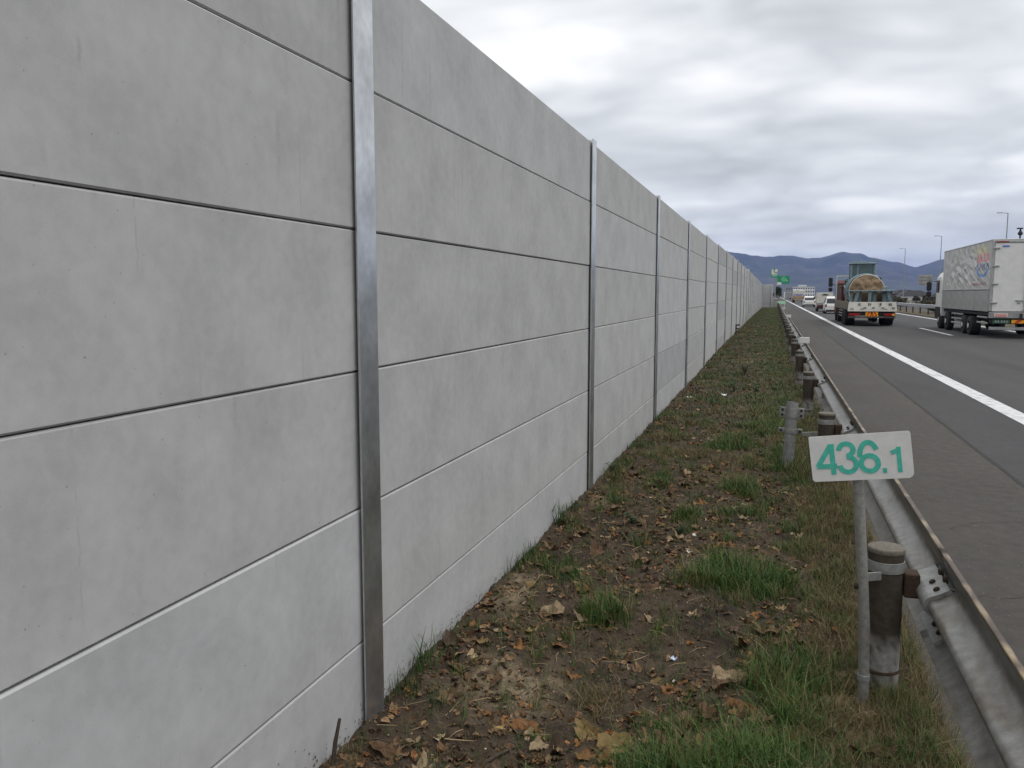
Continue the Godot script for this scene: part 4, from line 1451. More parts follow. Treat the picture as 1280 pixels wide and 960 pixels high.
	for e in [[4.02, 1.62, 50.4, 4.25, 1.95, 53.0, 0.05], [4.0, 1.45, 50.0, 4.1, 1.6, 53.5, 0.06], [4.1, 1.25, 49.4, 4.02, 2.2, 54.0, 0.04]]:
		var pm := MB.new()
		pm.tube([Vector3.ZERO, V(e[3] - e[0], e[4] - e[1], e[5] - e[2])], e[6], 8)
		for fr in [0.02, 0.98]: pm.tube([V(e[3] - e[0], e[4] - e[1], e[5] - e[2]) * (fr - .015), V(e[3] - e[0], e[4] - e[1], e[5] - e[2]) * (fr + .015)], e[6] * 1.5, 8)
		solo("steel_pipe", pm, M.blue_steel, "pale blue steel pipe lashed along the side of the flatbed's load", "pipe", "pipes on the flatbed truck", V(e[0], e[1], e[2]))
	for e in [[4.12, 1.02, 51.8, 0.35, 0.75, 1.2, "old_side"], [4.05, 1.02, 54.6, 0.4, 1.1, 1.0, "maroon"]]:
		mb = MB.new()
		mb.box(Vector3(0, e[4] / 2, 0), Vector3(e[3], e[4], e[5]), 0.04)
		mb.box(Vector3(0, e[4] + 0.03, 0), Vector3(e[3] + .05, 0.06, e[5] + .05), 0.01)
		solo("side_crate", mb, M[e[6]], "dull brown crate at the side of the flatbed truck's deck" if e[6] == "old_side" else "maroon crate at the side of the flatbed truck's deck", "crate", "", V(e[0], e[1], e[2]))
	# machine cabin
	var c = thing("machine_cabin", "pale blue glazed machine cabin rising above the drum on the flatbed", "machine cabin", V(5.2, 1.01, 56.6))
	pbox(c, "base", M.blue_steel, 0, 0.85, 0, 1.5, 1.7, 1.3, 0.03)
	for e in [[-.66, .05], [-.30, .04], [.66, .05]]:
		for zf in [-.55, .55]: pbox(c, "pillar", M.blue_steel, e[0], 2.12, zf, e[1] * 2, 0.84, 0.1, 0.01)
	pbox(c, "window", M.blue_glass, 0.18, 2.12, -0.54, 0.86, 0.76, 0.03, 0.005)
	pbox(c, "window", M.blue_glass, -0.48, 2.12, -0.54, 0.26, 0.76, 0.03, 0.005)
	pbox(c, "window", M.blue_glass, -0.67, 2.12, 0, 0.02, 0.76, 1.0, 0.005)
	pbox(c, "window", M.blue_glass, 0.67, 2.12, 0, 0.02, 0.76, 1.0, 0.005)
	pbox(c, "roof", M.blue_steel, -0.02, 2.60, 0, 1.5, 0.10, 1.4, 0.03)
	pbox(c, "roof_rack", M.blue_steel, -0.15, 2.70, -0.2, 1.0, 0.07, 0.5, 0.01)
	pbox(c, "roof_bar", M.blue_steel, 0.62, 2.74, -0.4, 0.6, 0.05, 0.06, 0.01)
	var bm := MB.new()
	bm.lathe([[0.05, 2.74], [0.06, 2.82], [0.02, 2.95]], 10, Vector3(-0.2, 0, 0.3))
	part(c, "beacon", bm, M.blue_steel)

func small_car(label, at, w, h, l, m, hatch):
	var t = thing("white_car", label, "car", at, 0.0)
	var lo := []
	for e in [[0.0, .86, .30, .72], [0.06, .97, .22, .86], [l * .3, 1.0, .2, .9], [l * .7, 1.0, .2, .88], [l * .9, .95, .22, .78], [l, .84, .3, .62]]:
		var a: float = e[1] * w / 2
		lo.append([V(-a + .05, e[2], e[0]), V(a - .05, e[2], e[0]), V(a, e[2] + .15, e[0]), V(a, e[3] - .08, e[0]), V(a - .08, e[3], e[0]), V(-a + .08, e[3], e[0]), V(-a, e[3] - .08, e[0]), V(-a, e[2] + .15, e[0])])
	var mb := MB.new()
	mb.loft(lo)
	part(t, "body", mb, m)
	var hi := []
	for e in [[0.08, .93, .86, .87], [0.12 + hatch, .86, .86, h - .12], [0.35 + hatch, .80, .86, h], [l * .55, .80, .86, h], [l * .68, .86, .86, h - .2], [l * .82, .9, .86, .9]]:
		var a: float = .5 * w * .96
		var b: float = .5 * w * e[1] * .92
		hi.append([V(-a, e[2] - .03, e[0]), V(a, e[2] - .03, e[0]), V(b, e[3], e[0]), V(-b, e[3], e[0])])
	mb = MB.new()
	mb.loft(hi)
	var cb = part(t, "cabin", mb, m)
	mb = MB.new()
	var zb := 0.075
	mb.face([V(-w * .40, .93, zb - .005), V(w * .40, .93, zb - .005), V(w * .36, h - .20, zb + .02 + hatch * .75), V(-w * .36, h - .20, zb + .02 + hatch * .75)], V(0, 1, 2))
	part(cb, "rear_window", mb, M.glass_dark)
	for s in [-1, 1]:
		mb = MB.new()
		mb.face([V(s * w * .484, .93, .4 + hatch), V(s * w * .484, .93, l * .72), V(s * w * .40, h - .12, l * .58), V(s * w * .40, h - .12, .5 + hatch)], V(0, 1, l / 2))
		part(cb, "side_window", mb, M.glass_dark)
		pbox(t, "tail_lamp", M.red_lens, s * w * .425, 0.72, 0.015, w * .1, 0.24, 0.05, 0.01)
		for zf in [l * .17, l * .80]: wheel(t, s * (w / 2 - .1), zf, 0.29, 0.18)
		pbox(t, "mirror", m, s * (w / 2 + .07), 0.98, l * .68, 0.14, 0.12, 0.1, 0.03)
	pbox(t, "bumper", M.dark, 0, 0.28, 0.02, w * .82, 0.16, 0.1, 0.02)
	pbox(t, "number_plate", M.sign_white, 0, 0.62, -0.005, 0.33, 0.165, 0.02, 0.003)
	return t

func build_traffic():
	T.curtain = curtain_texture()
	curtain_truck()
	flatbed_truck()
	small_car("white hatchback just ahead of the flatbed truck", V(4.98, 0, 78.0), 1.46, 1.52, 3.4, M.white_paint, 0.12)
	small_car("white estate car between the small box truck and the tan truck", V(4.58, 0, 120.0), 1.62, 1.46, 4.2, M.white_paint, 0.3)
	# small box truck
	var t = thing("small_box_truck", "small truck with a cream box and rear window ahead of the hatchback", "truck", V(4.78, 0, 88.0))
	pbox(t, "box", M.cream_paint, 0, 1.36, 0.95, 1.50, 1.02, 1.9, 0.02)
	var wn = pbox(t, "window_frame", M.grey_paint, 0.02, 1.68, -0.01, 0.62, 0.20, 0.03, 0.005)
	pbox(wn, "pane", M.glass_dark, 0.02, 1.68, -0.022, 0.30, 0.13, 0.02, 0.003)
	pbox(t, "tailgate", M.grey_paint, 0, 0.74, 0.02, 1.44, 0.22, 0.05, 0.01)
	pbox(t, "chassis", M.dark, 0, 0.45, 1.6, 1.30, 0.36, 3.1, 0.02)
	pbox(t, "cab", M.white_paint, 0, 1.05, 2.5, 1.42, 1.45, 1.1, 0.08)
	for s in [-1, 1]:
		pbox(t, "tail_lamp", M.red_lens, s * .5, 0.52, 0.02, 0.28, 0.10, 0.06, 0.01)
		for zf in [0.55, 2.6]: wheel(t, s * 0.62, zf, 0.27, 0.16)
		pbox(t, "mirror", M.dark, s * 0.85, 1.35, 2.95, 0.16, 0.22, 0.08, 0.02)
	# tan truck further on
	t = thing("tan_truck", "tan and white truck further along the near lane", "truck", V(4.85, 0, 184.0))
	pbox(t, "box", M.cream_paint, 0, 2.05, 3.2, 2.2, 1.0, 5.0, 0.03)
	var ro = pbox(t, "roof_box", M.white_paint, -0.1, 2.62, 5.0, 1.9, 0.25, 1.6, 0.05)
	pbox(ro, "vent", M.grey_paint, -0.1, 2.6, 4.18, 0.8, 0.12, 0.05, 0.01)
	pbox(t, "tailgate", mat(0.42, 0.30, 0.18, 0.7, 0, T.soil, 0.5), 0, 1.08, 0.03, 2.25, 0.60, 0.08, 0.02)
	var mb := MB.new()
	mb.face([V(-.95, 1.75, 0.66), V(.95, 1.75, 0.66), V(.45, 1.40, 0.1), V(-.45, 1.40, 0.1)], V(0, 0, 3))
	part(t, "tarpaulin_flap", mb, mat(0.06, 0.05, 0.14, 0.6))
	pbox(t, "bumper", mat(0.40, 0.36, 0.22, 0.7), 0, 0.66, 0.05, 2.2, 0.14, 0.1, 0.02)
	pbox(t, "chassis", M.dark, 0, 0.62, 3.5, 0.9, 0.3, 6.6, 0.02)
	for s in [-1, 1]:
		for zf in [1.2, 5.6]: wheel(t, s * 0.92, zf, 0.42, 0.4)
		pbox(t, "tail_lamp", M.red_lens, s * .85, 0.84, 0.0, 0.34, 0.12, 0.06, 0.01)
	# grey box truck far ahead
	t = thing("grey_box_truck", "distant grey box truck with a white edge beyond the tan truck", "truck", V(4.35, 0, 300.0))
	pbox(t, "box", M.grey_paint, 0.25, 1.45, 3.0, 2.1, 1.9, 5.6, 0.03)
	pbox(t, "rear_door", M.white_paint, -0.98, 1.5, 0.3, 0.5, 2.1, 0.4, 0.02)
	pbox(t, "roof", M.white_paint, 0.25, 2.46, 3.0, 2.15, 0.12, 5.7, 0.02)
	pbox(t, "cab", M.white_paint, 0.1, 1.4, 6.6, 2.1, 1.9, 1.5, 0.1)
	pbox(t, "chassis", M.dark, 0.1, 0.52, 3.8, 1.9, 0.2, 7.0, 0.02)
	for s in [-1, 1]:
		for zf in [1.2, 6.0]: wheel(t, 0.1 + s * 0.85, zf, 0.4, 0.3)

# ---------------------------------------------------------------- plants and litter
func blade_clump(s: int, blades: int, h0: float, h1: float, w: float, spread: float, lean: float) -> MB:
	var mb := MB.new()
	var q := RandomNumberGenerator.new()
	q.seed = s
	for k in blades:
		var a := q.randf() * TAU
		var base := Vector3(q.randfn(), 0, q.randfn()) * spread
		var h := q.randf_range(h0, h1)
		var dir := Vector3(cos(a), 0, sin(a))
		var side := Vector3(-sin(a + q.randf_range(-.6, .6)), 0, cos(a + q.randf_range(-.6, .6))) * w * q.randf_range(.6, 1.2)
		var ln := lean * q.randf_range(.2, 1.3)
		var t := q.randf_range(.75, 1.2)
		mb.col = Color(t, t, t)
		var pts := []
		for i in 4:
			var f := i / 3.0
			pts.append(base + Vector3(0, h * (f - 0.25 * ln * f * f) - 0.008, 0) + dir * h * ln * f * f)
		var up := Vector3.UP * 0.6 + dir.cross(side.normalized()) 
		var i0 := mb.v.size()
		for i in 4:
			var sw: Vector3 = side * (1.0 - pow(i / 3.0, 1.8))
			var nn: Vector3 = (pts[min(i + 1, 3)] - pts[max(i - 1, 0)]).cross(side).normalized()
			if nn.y < 0: nn = -nn
			if i < 3:
				mb.vert(pts[i] - sw, nn); mb.vert(pts[i] + sw, nn)
			else: mb.vert(pts[i], nn)
		mb.ix.append_array(PackedInt32Array([i0, i0 + 2, i0 + 1, i0 + 1, i0 + 2, i0 + 3, i0 + 2, i0 + 4, i0 + 3, i0 + 3, i0 + 4, i0 + 5, i0 + 4, i0 + 6, i0 + 5]))
	return mb

func scatter(called, label, category, msh: Mesh, m, places: Array):
	var mm := MultiMesh.new()
	mm.transform_format = MultiMesh.TRANSFORM_3D
	mm.use_colors = true
	mm.mesh = msh
	mm.instance_count = places.size()
	for i in places.size():
		mm.set_instance_transform(i, places[i][0])
		mm.set_instance_color(i, places[i][1])
	var o := MultiMeshInstance3D.new()
	o.name = numbered(called)
	o.multimesh = mm
	o.material_override = m
	add_child(o)
	tag(o, label, category)
	o.set_meta("kind", "stuff")
	return o

func blocked(x: float, z: float) -> bool:
	return x < WALL_X + 0.012 or x > 0.70

func build_plants():
	var q := RandomNumberGenerator.new()
	q.seed = 999
	var clumps := []
	for k in 4: clumps.append(blade_clump(300 + k, 10, 0.05, 0.15, 0.0021, 0.022, 0.75))
	var drys := []
	for k in 3: drys.append(blade_clump(320 + k, 11, 0.03, 0.10, 0.0013, 0.024, 1.1))
	var gp_list := [[], [], [], []]
	var dp_list := [[], [], []]
	var fg := [[], []]
	var tries := 100000
	for i in tries:
		var z := q.randf_range(1.9, 13.0)
		if q.randf() > pow(2.4 / max(z, 2.4), 0.6) * smoothstep(13.0, 9.0, z): continue
		var x := q.randf_range(-1.42, 0.68)
		var g := green_at(x, z)
		var d := dry_at(x, z)
		var b := Basis(Vector3.UP, q.randf() * TAU).rotated(Vector3(1, 0, 0), q.randf_range(-.2, .2))
		if q.randf() < g * 0.62 + 0.03:
			var s := q.randf_range(.55, 1.15) * (0.6 + 0.5 * g)
			var t := clampf(0.5 + 0.5 * noise_a.get_noise_2d(x * 4, z * 4) + q.randf_range(-.3, .3), 0, 1)
			var c := Color(.020, .058, .009).lerp(Color(.062, .110, .017), t)
			if q.randf() < 0.14 + 0.3 * d: c = Color(.15, .115, .05)
			elif q.randf() < 0.1: c = Color(.09, .11, .03)
			gp_list[q.randi() % 4].append([Transform3D(b.scaled(Vector3.ONE * s), V(x, ground_y(x, z), z)), c])
		if q.randf() < d * 0.6 + 0.07 + 0.2 * g:
			var s := q.randf_range(.5, 1.2) * (0.55 + 0.5 * d)
			var c := Color(.15, .105, .05).lerp(Color(.07, .065, .024), q.randf())
			if q.randf() < 0.15: c = Color(.24, .19, .11)
			dp_list[q.randi() % 3].append([Transform3D(b.scaled(Vector3.ONE * s), V(x, ground_y(x, z), z)), c])
	for k in 4: scatter("grass", "green grass growing in patches on the verge", "grass", clumps[k].mesh(), M.blade, gp_list[k])
	for k in 3: scatter("dry_grass", "dry brown grass along the foot of the guardrail", "dry grass", drys[k].mesh(), M.blade, dp_list[k])
	# farther grass in coarser clumps
	var far_mesh := [blade_clump(340, 14, 0.03, 0.085, 0.0032, 0.05, 0.8).mesh(), blade_clump(341, 14, 0.025, 0.07, 0.0032, 0.06, 1.1).mesh()]
	for i in 46000:
		var z := 8.5 + 101.0 * pow(q.randf(), 1.9)
		var x := q.randf_range(-1.42, 0.60)
		var g: float = max(green_at(x, z), 0.5 * dry_at(x, z))
		if q.randf() > (g * 0.8 + 0.02) * smoothstep(8.0, 12.5, z): continue
		var t := q.randf()
		var c := Color(.028, .060, .013).lerp(Color(.072, .104, .026), t)
		if q.randf() < 0.3 + 0.5 * noise_b.get_noise_2d(x * 1.5, z * 0.5) + 0.2 * smoothstep(0.1, 0.5, x): c = Color(.14, .11, .055)
		var b := Basis(Vector3.UP, q.randf() * TAU).scaled(Vector3.ONE * q.randf_range(.7, 1.3) * (1.0 + z * 0.006))
		fg[q.randi() % 2].append([Transform3D(b, V(x, ground_y(x, z, false), z)), c])
	for k in 2: scatter("far_grass", "grass covering the verge further along the wall", "grass", far_mesh[k], M.blade, fg[k])
	# tufts at the foot of the wall, one by one
	var tufts := [[530, 838, 1.35, "thick green grass tuft against the wall just beyond the nearest steel post"], [548, 880, .7, "small grass tuft on the dark soil before the nearest steel post's foot"], [640, 712, 1.0, "grass tuft against the wall beside a sandy patch"], [696, 655, 1.2, "grass tuft against the wall just before the second steel post"], [716, 640, .9, "thin grass tuft touching the foot of the second steel post"], [768, 600, 1.1, "grass tuft against the wall just beyond the second steel post"], [800, 560, 1.3, "spiky grass tuft against the wall before the third steel post"], [752, 775, 1.15, "lone green tuft on bare soil between wall and grass patch"], [500, 862, .8, "short grass tuft at the foot of the nearest steel post"]]
	var k := 0
	for e in tufts:
		var p := gp(e[0], e[1])
		p.x = max(p.x, WALL_X + 0.05)
		p.y = ground_y(p.x, -p.z) - 0.004
		var mb := blade_clump(400 + k, 46, 0.06, 0.17, 0.0024, 0.035, 0.6)
		for i in mb.c.size():
			var t: float = mb.c[i].r
			mb.c[i] = Color(.030 * t, .070 * t, .015 * t)
		var o = solo("grass_tuft", mb, M.blade, e[3], "grass tuft", "grass tufts by the wall", p)
		o.scale = Vector3.ONE * e[2]
		k += 1
	# broad leaved weeds
	for e in [[931, 470, 2.2, "dark leafy weed clump at the middle of the verge"], [918, 490, 1.5, "low leafy weed beside the middle weed clump"], [945, 492, 1.6, "leafy weed on the grass near the guardrail posts"], [790, 655, .8, "small leafy weed on the soil beyond the second post"], [850, 665, .7, "tiny leafy weed among fallen leaves"], [765, 590, .9, "leafy weed by the wall's second post"]]:
		var p := gp(e[0], e[1])
		p.y = ground_y(p.x, -p.z) - 0.004
		var t = thing("leafy_weed", e[3], "weed", p, 0.0, "leafy weeds on the verge")
		var st := MB.new()
		var lv := MB.new()
		for i in 7:
			var a := q.randf() * TAU
			var h: float = q.randf_range(.04, .13) * e[2]
			var tip := Vector3(cos(a) * h * .5, h, sin(a) * h * .5)
			st.tube([Vector3.ZERO, tip * Vector3(.3, .6, .3), tip], [.004, .003, .0015], 5)
			for j in 5:
				var f := 0.35 + 0.16 * j
				var c0 := tip * Vector3(f * f, f, f * f)
				var a2 := a + j * 2.4
				var d: Vector3 = Vector3(cos(a2), 0.25, sin(a2)) * 0.045 * e[2]
				var sd: Vector3 = Vector3(-sin(a2), 0, cos(a2)) * 0.014 * e[2]
				var tn := q.randf_range(.7, 1.3)
				lv.col = Color(.022 * tn, .058 * tn, .018 * tn)
				lv.face([c0, c0 + d * .5 + sd, c0 + d, c0 + d * .5 - sd], c0 - Vector3.UP)
		part(t, "stem", st, M.blade).material_override = M.bark
		part(t, "foliage", lv, M.leaf)

func leaf_mesh(s: int) -> MB:
	# a lobed, dried and curled leaf about 0.1 m long
	var mb := MB.new()
	var q := RandomNumberGenerator.new()
	q.seed = s
	var n := 22
	var lobes := 3 + q.randi() % 3
	var c1 := q.randf_range(4.0, 15.0) * (1 if q.randf() < .8 else -1)
	var c2 := q.randf_range(-5.0, 9.0)
	var tw := q.randf_range(-5, 5)
	var ph := q.randf() * 6.0
	var elong := q.randf_range(1.0, 1.55)
	var lift := func(p: Vector3) -> Vector3:
		p.y = c1 * p.x * p.x + c2 * p.z * p.z + tw * p.x * p.z + 0.005 * sin(p.x * 130 + ph) + 0.005 * sin(p.z * 110 + ph)
		return p
	var rings := [[], []]
	for i in n:
		var a := TAU * i / n
		var r: float = 0.038 * (1.0 + 0.15 * cos(lobes * a + ph) + q.randf_range(-.2, .16))
		var d := Vector3(cos(a), 0, sin(a) * elong)
		rings[0].append(lift.call(d * r * .55))
		rings[1].append(lift.call(d * r))
	var c0: Vector3 = lift.call(Vector3.ZERO)
	var low := 1.0
	for p in rings[1] + rings[0] + [c0]: low = min(low, p.y)
	for r in rings:
		for i in r.size(): r[i].y -= low
	c0.y -= low
	for i in n:
		var j := (i + 1) % n
		var t := 0.85 + 0.3 * (i % 3) / 2.0
		mb.col = Color(t, t, t)
		mb.face([c0, rings[0][i], rings[0][j]], c0 - Vector3(0, 1, 0))
		mb.face([rings[0][i], rings[1][i], rings[1][j], rings[0][j]], c0 - Vector3(0, 1, 0))
	var stem := []
	for i in 5: stem.append(lift.call(Vector3(0.0, 0, 0.035 * elong + i * 0.009)) - Vector3(0, low, 0))
	mb.col = Color(.6, .55, .5)
	mb.tube(stem, 0.0013, 4)
	return mb

func build_litter():
	var q := RandomNumberGenerator.new()
	q.seed = 4242
	var meshes := []
	for k in 8: meshes.append(leaf_mesh(500 + k).mesh())
	var tones := [[Color(.215, .135, .070), "light brown"], [Color(.125, .070, .034), "dark brown"], [Color(.23, .105, .036), "orange brown"], [Color(.34, .25, .15), "pale tan"], [Color(.25, .17, .065), "yellowish"], [Color(.075, .046, .028), "blackish brown"]]
	var lm := []
	for e in tones:
		var m = vcol(mat(e[0].r, e[0].g, e[0].b, 0.8, 0.0, T.soil, 8.0))
		lm.append(m)
	var share := func(x, z) -> float:
		var k: float = 0.5 + 0.9 * noise_a.get_noise_2d(x * 1.6 + 60, z * 1.6)
		k += 0.6 * bump(x, z, 0.12, 4.15, .16, .3) + 0.5 * bump(x, z, -1.2, 3.5, .25, .4) + 0.4 * bump(x, z, -.5, 6.5, .8, 1.6) + 0.35 * bump(x, z, 0.3, 3.0, .3, .5)
		k -= 0.8 * bump(x, z, -.38, 3.8, .3, .3)
		k += 0.35 * smoothstep(-1.2, -1.4, x)
		return clamp(pow(max(k, 0.0), 1.8) * smoothstep(0.72, 0.6, x), 0, 1)
	# larger leaves one by one at spots read off the photograph, then strewn
	var spots := []
	for e in [[852, 850], [905, 858], [565, 812], [575, 838], [600, 812], [480, 935], [700, 940], [655, 905], [735, 915], [960, 790], [930, 800], [975, 800], [990, 715], [935, 625], [870, 690], [720, 660], [725, 775], [910, 845], [925, 890], [860, 905], [950, 905], [1000, 870], [1060, 845], [1048, 880], [1090, 950], [1035, 930], [610, 760], [820, 610], [770, 640], [845, 640], [905, 580], [930, 600], [880, 620], [690, 770], [780, 820], [800, 700], [820, 735], [665, 735], [745, 690], [1000, 800], [880, 940], [840, 930], [770, 935]]:
		var p := gp(e[0], e[1])
		spots.append([p.x, -p.z, q.randf_range(.85, 1.35)])
	while spots.size() < 300:
		var z := 2.0 + 9.5 * pow(q.randf(), 1.15)
		var x := q.randf_range(-1.38, 0.62)
		if q.randf() > share.call(x, z): continue
		spots.append([x, z, q.randf_range(.5, 0.95)])
	for e in spots:
		if blocked(e[0] - 0.04, e[1]): continue
		if Vector2(e[0] - 0.47, fmod(e[1] - 3.6 + 402, 4.02)).length() < 0.13: continue
		var ti: int = [0, 0, 0, 1, 1, 1, 2, 2, 3, 4, 5, 5][q.randi() % 12]
		var y := ground_y(e[0], e[1])
		var lift: float = 0.03 * max(green_at(e[0], e[1]), dry_at(e[0], e[1]))
		var o = solo("fallen_leaf", meshes[q.randi() % 8], lm[ti], tones[ti][1] + " curled dead leaf lying on the verge", "leaf", tones[ti][1] + " fallen leaves on the verge", V(e[0], y - 0.002 + lift * 0.6, e[1]))
		o.rotation = Vector3(q.randf_range(-.35, .35), q.randf() * TAU, q.randf_range(-.35, .35))
		o.scale = Vector3.ONE * e[2]
	# the small litter of broken leaves
	var places := [[], [], [], []]
	for i in 24000:
		var z := 1.8 + 44.0 * pow(q.randf(), 2.2)
		var x := q.randf_range(-1.42, 0.64)
		if q.randf() > 0.18 + 0.8 * share.call(x, z): continue
		if z > 7 and q.randf() < green_at(x, z) * 0.8: continue
		var t: Color = tones[[0, 0, 1, 1, 5, 2, 1, 0, 1, 5, 1, 5][q.randi() % 12]][0]
		var k := q.randf_range(.5, 1.15)
		var b := Basis.from_euler(Vector3(q.randf_range(-.6, .6), q.randf() * TAU, q.randf_range(-.6, .6))).scaled(Vector3.ONE * q.randf_range(.12, .62) * (1.0 + 0.03 * z))
		places[q.randi() % 4].append([Transform3D(b, V(x, ground_y(x, z), z)), Color(t.r * k, t.g * k, t.b * k)])
	for k in 4:
		var fm := MB.new()
		for f in 2:
			var cc := Vector3(q.randf_range(-.02, .02), .004, q.randf_range(-.02, .02))
			var ring := []
			for i in 7:
				var a := TAU * i / 7
				var r := q.randf_range(.012, .042)
				ring.append(cc + Vector3(cos(a) * r, q.randf_range(-.004, .022), sin(a) * r * .8))
			for i in 7: fm.face([cc, ring[i], ring[(i + 1) % 7]], cc - Vector3(0, 1, 0))
		scatter("leaf_litter", "scraps of broken brown leaves strewn over the soil", "leaf litter", fm.mesh(), M.leaf, places[k])
	var more := [[], [], [], [], []]
	for i in 5200:
		var z := 1.9 + 22.0 * pow(q.randf(), 1.5)
		var x := q.randf_range(-1.39, 0.62)
		if q.randf() > 0.10 + 0.75 * share.call(x, z): continue
		if q.randf() < 0.6 * green_at(x, z): continue
		var t: Color = tones[[0, 0, 1, 1, 2, 2, 3, 4, 5][q.randi() % 9]][0]
		var k := q.randf_range(.65, 1.15)
		var b := Basis.from_euler(Vector3(q.randf_range(-.5, .5), q.randf() * TAU, q.randf_range(-.5, .5))).scaled(Vector3.ONE * q.randf_range(.35, .72))
		more[q.randi() % 5].append([Transform3D(b, V(x, ground_y(x, z) - 0.003, z)), Color(t.r * k, t.g * k, t.b * k)])
	for k in 5: scatter("leaf_litter", "smaller brown fallen leaves lying thickly among the grass and soil", "leaf litter", meshes[k], M.leaf, more[k])
	# crumbs of soil and grit
	var cr := MB.new()
	var pts := []
	for i in 12:
		var a := acos(1 - 2 * (i + .5) / 12)
		pts.append(Vector3(cos(i * 2.4) * sin(a), cos(a) * .7, sin(i * 2.4) * sin(a)) * q.randf_range(.8, 1.15))
	cr.lathe([[.35, -.55], [.85, -.3], [1.0, .1], [.7, .5], [.3, .7]], 6)
	for i in cr.v.size():
		var pp: Vector3 = cr.v[i]
		cr.v[i] = pp * (1.0 + 0.55 * noise_a.get_noise_3dv(pp * 0.9))
	var cm := cr.mesh()
	var soil := []
	var grit := []
	for i in 16000:
		var z := 1.8 + 12.0 * pow(q.randf(), 1.6)
		var x := q.randf_range(-1.43, 0.6)
		if q.randf() < max(green_at(x, z), dry_at(x, z)) * .8: continue
		var pale: bool = q.randf() < 0.07 + 0.6 * max(0.0, sand_at(x, z))
		var r := q.randf_range(.002, .005) if pale else q.randf_range(.0015, .0075) * (0.5 + q.randf()) * (2.6 if q.randf() < .02 else 1.0)
		var k := q.randf_range(.6, 1.2)
		var c := Color(.36 * k, .28 * k, .18 * k) if pale else Color(.062 * k, .045 * k, .029 * k)
		var b := Basis.from_euler(Vector3(q.randf() * 3, q.randf() * 6, q.randf() * 3)).scaled(Vector3(1, q.randf_range(.5, .9), 1) * r)
		(grit if pale else soil).append([Transform3D(b, V(x, ground_y(x, z) + r * 0.2, z)), c])
	scatter("soil_crumbs", "dark crumbs and clods of soil on the verge", "soil", cm, M.leaf, soil)
	scatter("grit", "pale grains of grit and sawdust on the verge", "grit", cm, M.leaf, grit)
	var sp := MB.new()
	for i in 7:
		var a := TAU * i / 7
		var a2 := TAU * (i + 1) / 7
		sp.face([Vector3(0, 0, 0), Vector3(0, cos(a) * (1 + .4 * sin(i * 2.1)), sin(a)), Vector3(0, cos(a2) * (1 + .4 * sin(i * 2.1 + 2.1)), sin(a2))], Vector3(-1, 0, 0))
	var mud := []
	for i in 1700:
		var z := 1.7 + 13.0 * pow(q.randf(), 1.3)
		var hgt: float = -log(1.0 - q.randf() * .98) * 0.035 * (1.0 + 1.4 * max(0.0, noise_a.get_noise_2d(z * 1.3, 77.0)))
		if noise_a.get_noise_2d(z * 2.1, 5.0) < -0.12 and q.randf() < .8: continue
		var r := q.randf_range(.0008, .0036) * (1.0 if hgt > .05 else 1.6)
		var k := q.randf_range(.6, 1.3)
		mud.append([Transform3D(Basis(Vector3.RIGHT, q.randf() * TAU).scaled(Vector3.ONE * r), V(WALL_X + 0.0042, ground_y(-1.43, z) + hgt, z)), Color(.13 * k, .105 * k, .078 * k)])
	scatter("mud_splashes", "brown mud specks splashed on the foot of the concrete wall", "mud", sp.mesh(), M.leaf, mud)
	var chips := []
	for i in 3500:
		var z := 2.2 + 9.0 * pow(q.randf(), 1.4)
		var x := 0.72 + 1.5 * pow(q.randf(), 1.8)
		var r := q.randf_range(.001, .0035)
		var k := q.randf_range(.7, 1.8)
		chips.append([Transform3D(Basis(Vector3.UP, q.randf() * TAU).scaled(Vector3(1, .6, 1) * r), V(x, r * .3, z)), Color(.13 * k, .115 * k, .09 * k)])
	scatter("road_grit", "pale grit lying along the edge of the asphalt shoulder", "grit", cm, M.leaf, chips)
	# twigs and straws
	var tw := []
	var tmesh := MB.new()
	tmesh.tube([Vector3(-.06, 0, 0), Vector3(-.01, .006, .008), Vector3(.06, .003, -.004)], [.0022, .0020, .001], 5)
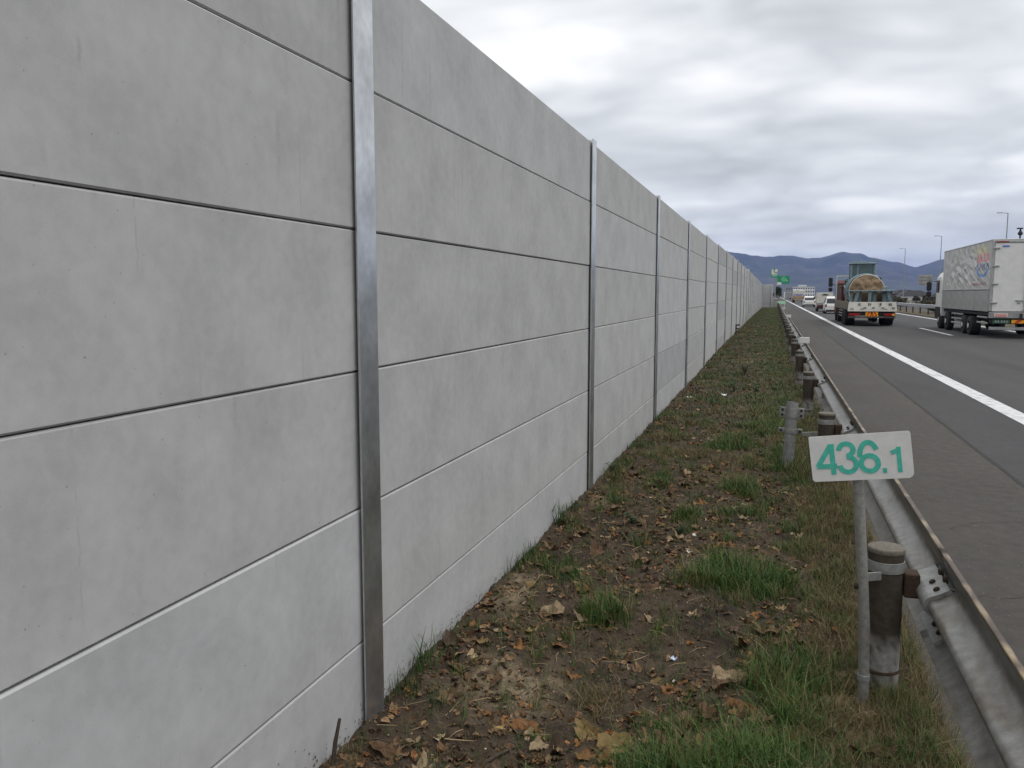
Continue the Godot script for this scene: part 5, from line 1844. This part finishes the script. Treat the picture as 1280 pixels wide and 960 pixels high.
	for i in 1500:
		var z := 1.9 + 8.0 * pow(q.randf(), 1.4)
		var x := q.randf_range(-1.36, 0.62)
		var k := q.randf_range(.5, 1.2)
		var c := Color(.30 * k, .22 * k, .12 * k) if q.randf() < .6 else Color(.07 * k, .05 * k, .035 * k)
		tw.append([Transform3D(Basis.from_euler(Vector3(0, q.randf() * TAU, q.randf_range(-.25, .35))).scaled(Vector3.ONE * q.randf_range(.15, 1.0)), V(x, ground_y(x, z) + 0.005, z)), c])
	scatter("straw", "dry stalks and thin twigs scattered on the soil", "straw", tmesh.mesh(), M.leaf, tw)
	# single sticks and scraps
	for e in [[385, 955, 396, 918, "bent brown stick standing against the wall before the nearest post", .009, .20], [585, 917, 622, 908, "short dark stick lying on the soil before the nearest post", .006, .03], [600, 950, 645, 930, "dark forked stick half buried in the soil", .008, .03]]:
		var a := gp(e[0], e[1])
		a.x = max(a.x, WALL_X + 0.05)
		a.y = ground_y(a.x, -a.z) - 0.01
		var b := gp(e[2], e[3])
		if e[6] > .1: b = a + Vector3(0.015, 0.17, -0.03)
		else: b.y = ground_y(b.x, -b.z) + e[6] * .5
		var mb := MB.new()
		mb.tube([Vector3.ZERO, (b - a) * .5 + Vector3(0, .008, .006), b - a], [e[5], e[5] * .85, e[5] * .6], 7)
		solo("stick", mb, M.bark, e[4], "stick", "", a)
	for e in [[842, 820, Color(.42, .48, .62), "small pale blue paper scrap on the dark bare soil", .022], [862, 497, Color(.7, .7, .68), "white scrap of litter on the verge near the sandy patch", .06], [905, 496, Color(.66, .66, .64), "white scrap of litter beside the leafy weeds", .06], [862, 690, Color(.55, .54, .5), "pale wood chip on the soil", .025], [868, 668, Color(.6, .58, .52), "pale stone on the soil between the grass patches", .02], [843, 849, Color(.6, .58, .54), "small white pebble on the bare soil", .012]]:
		var p := gp(e[0], e[1])
		var mb := leaf_mesh(700 + e[0])
		for i in mb.c.size(): mb.c[i] = Color(1, 1, 1)
		var c: Color = e[2]
		var o = solo("stone" if "stone" in e[3] or "pebble" in e[3] else "scrap", cm if "stone" in e[3] or "pebble" in e[3] else mb.mesh(), mat(c.r, c.g, c.b, .7), e[3], "stone" if "stone" in e[3] or "pebble" in e[3] else "litter", "", V(p.x, ground_y(p.x, -p.z) + .003, -p.z))
		o.scale = Vector3.ONE * (e[4] if "stone" in e[3] or "pebble" in e[3] else e[4] / 0.05)
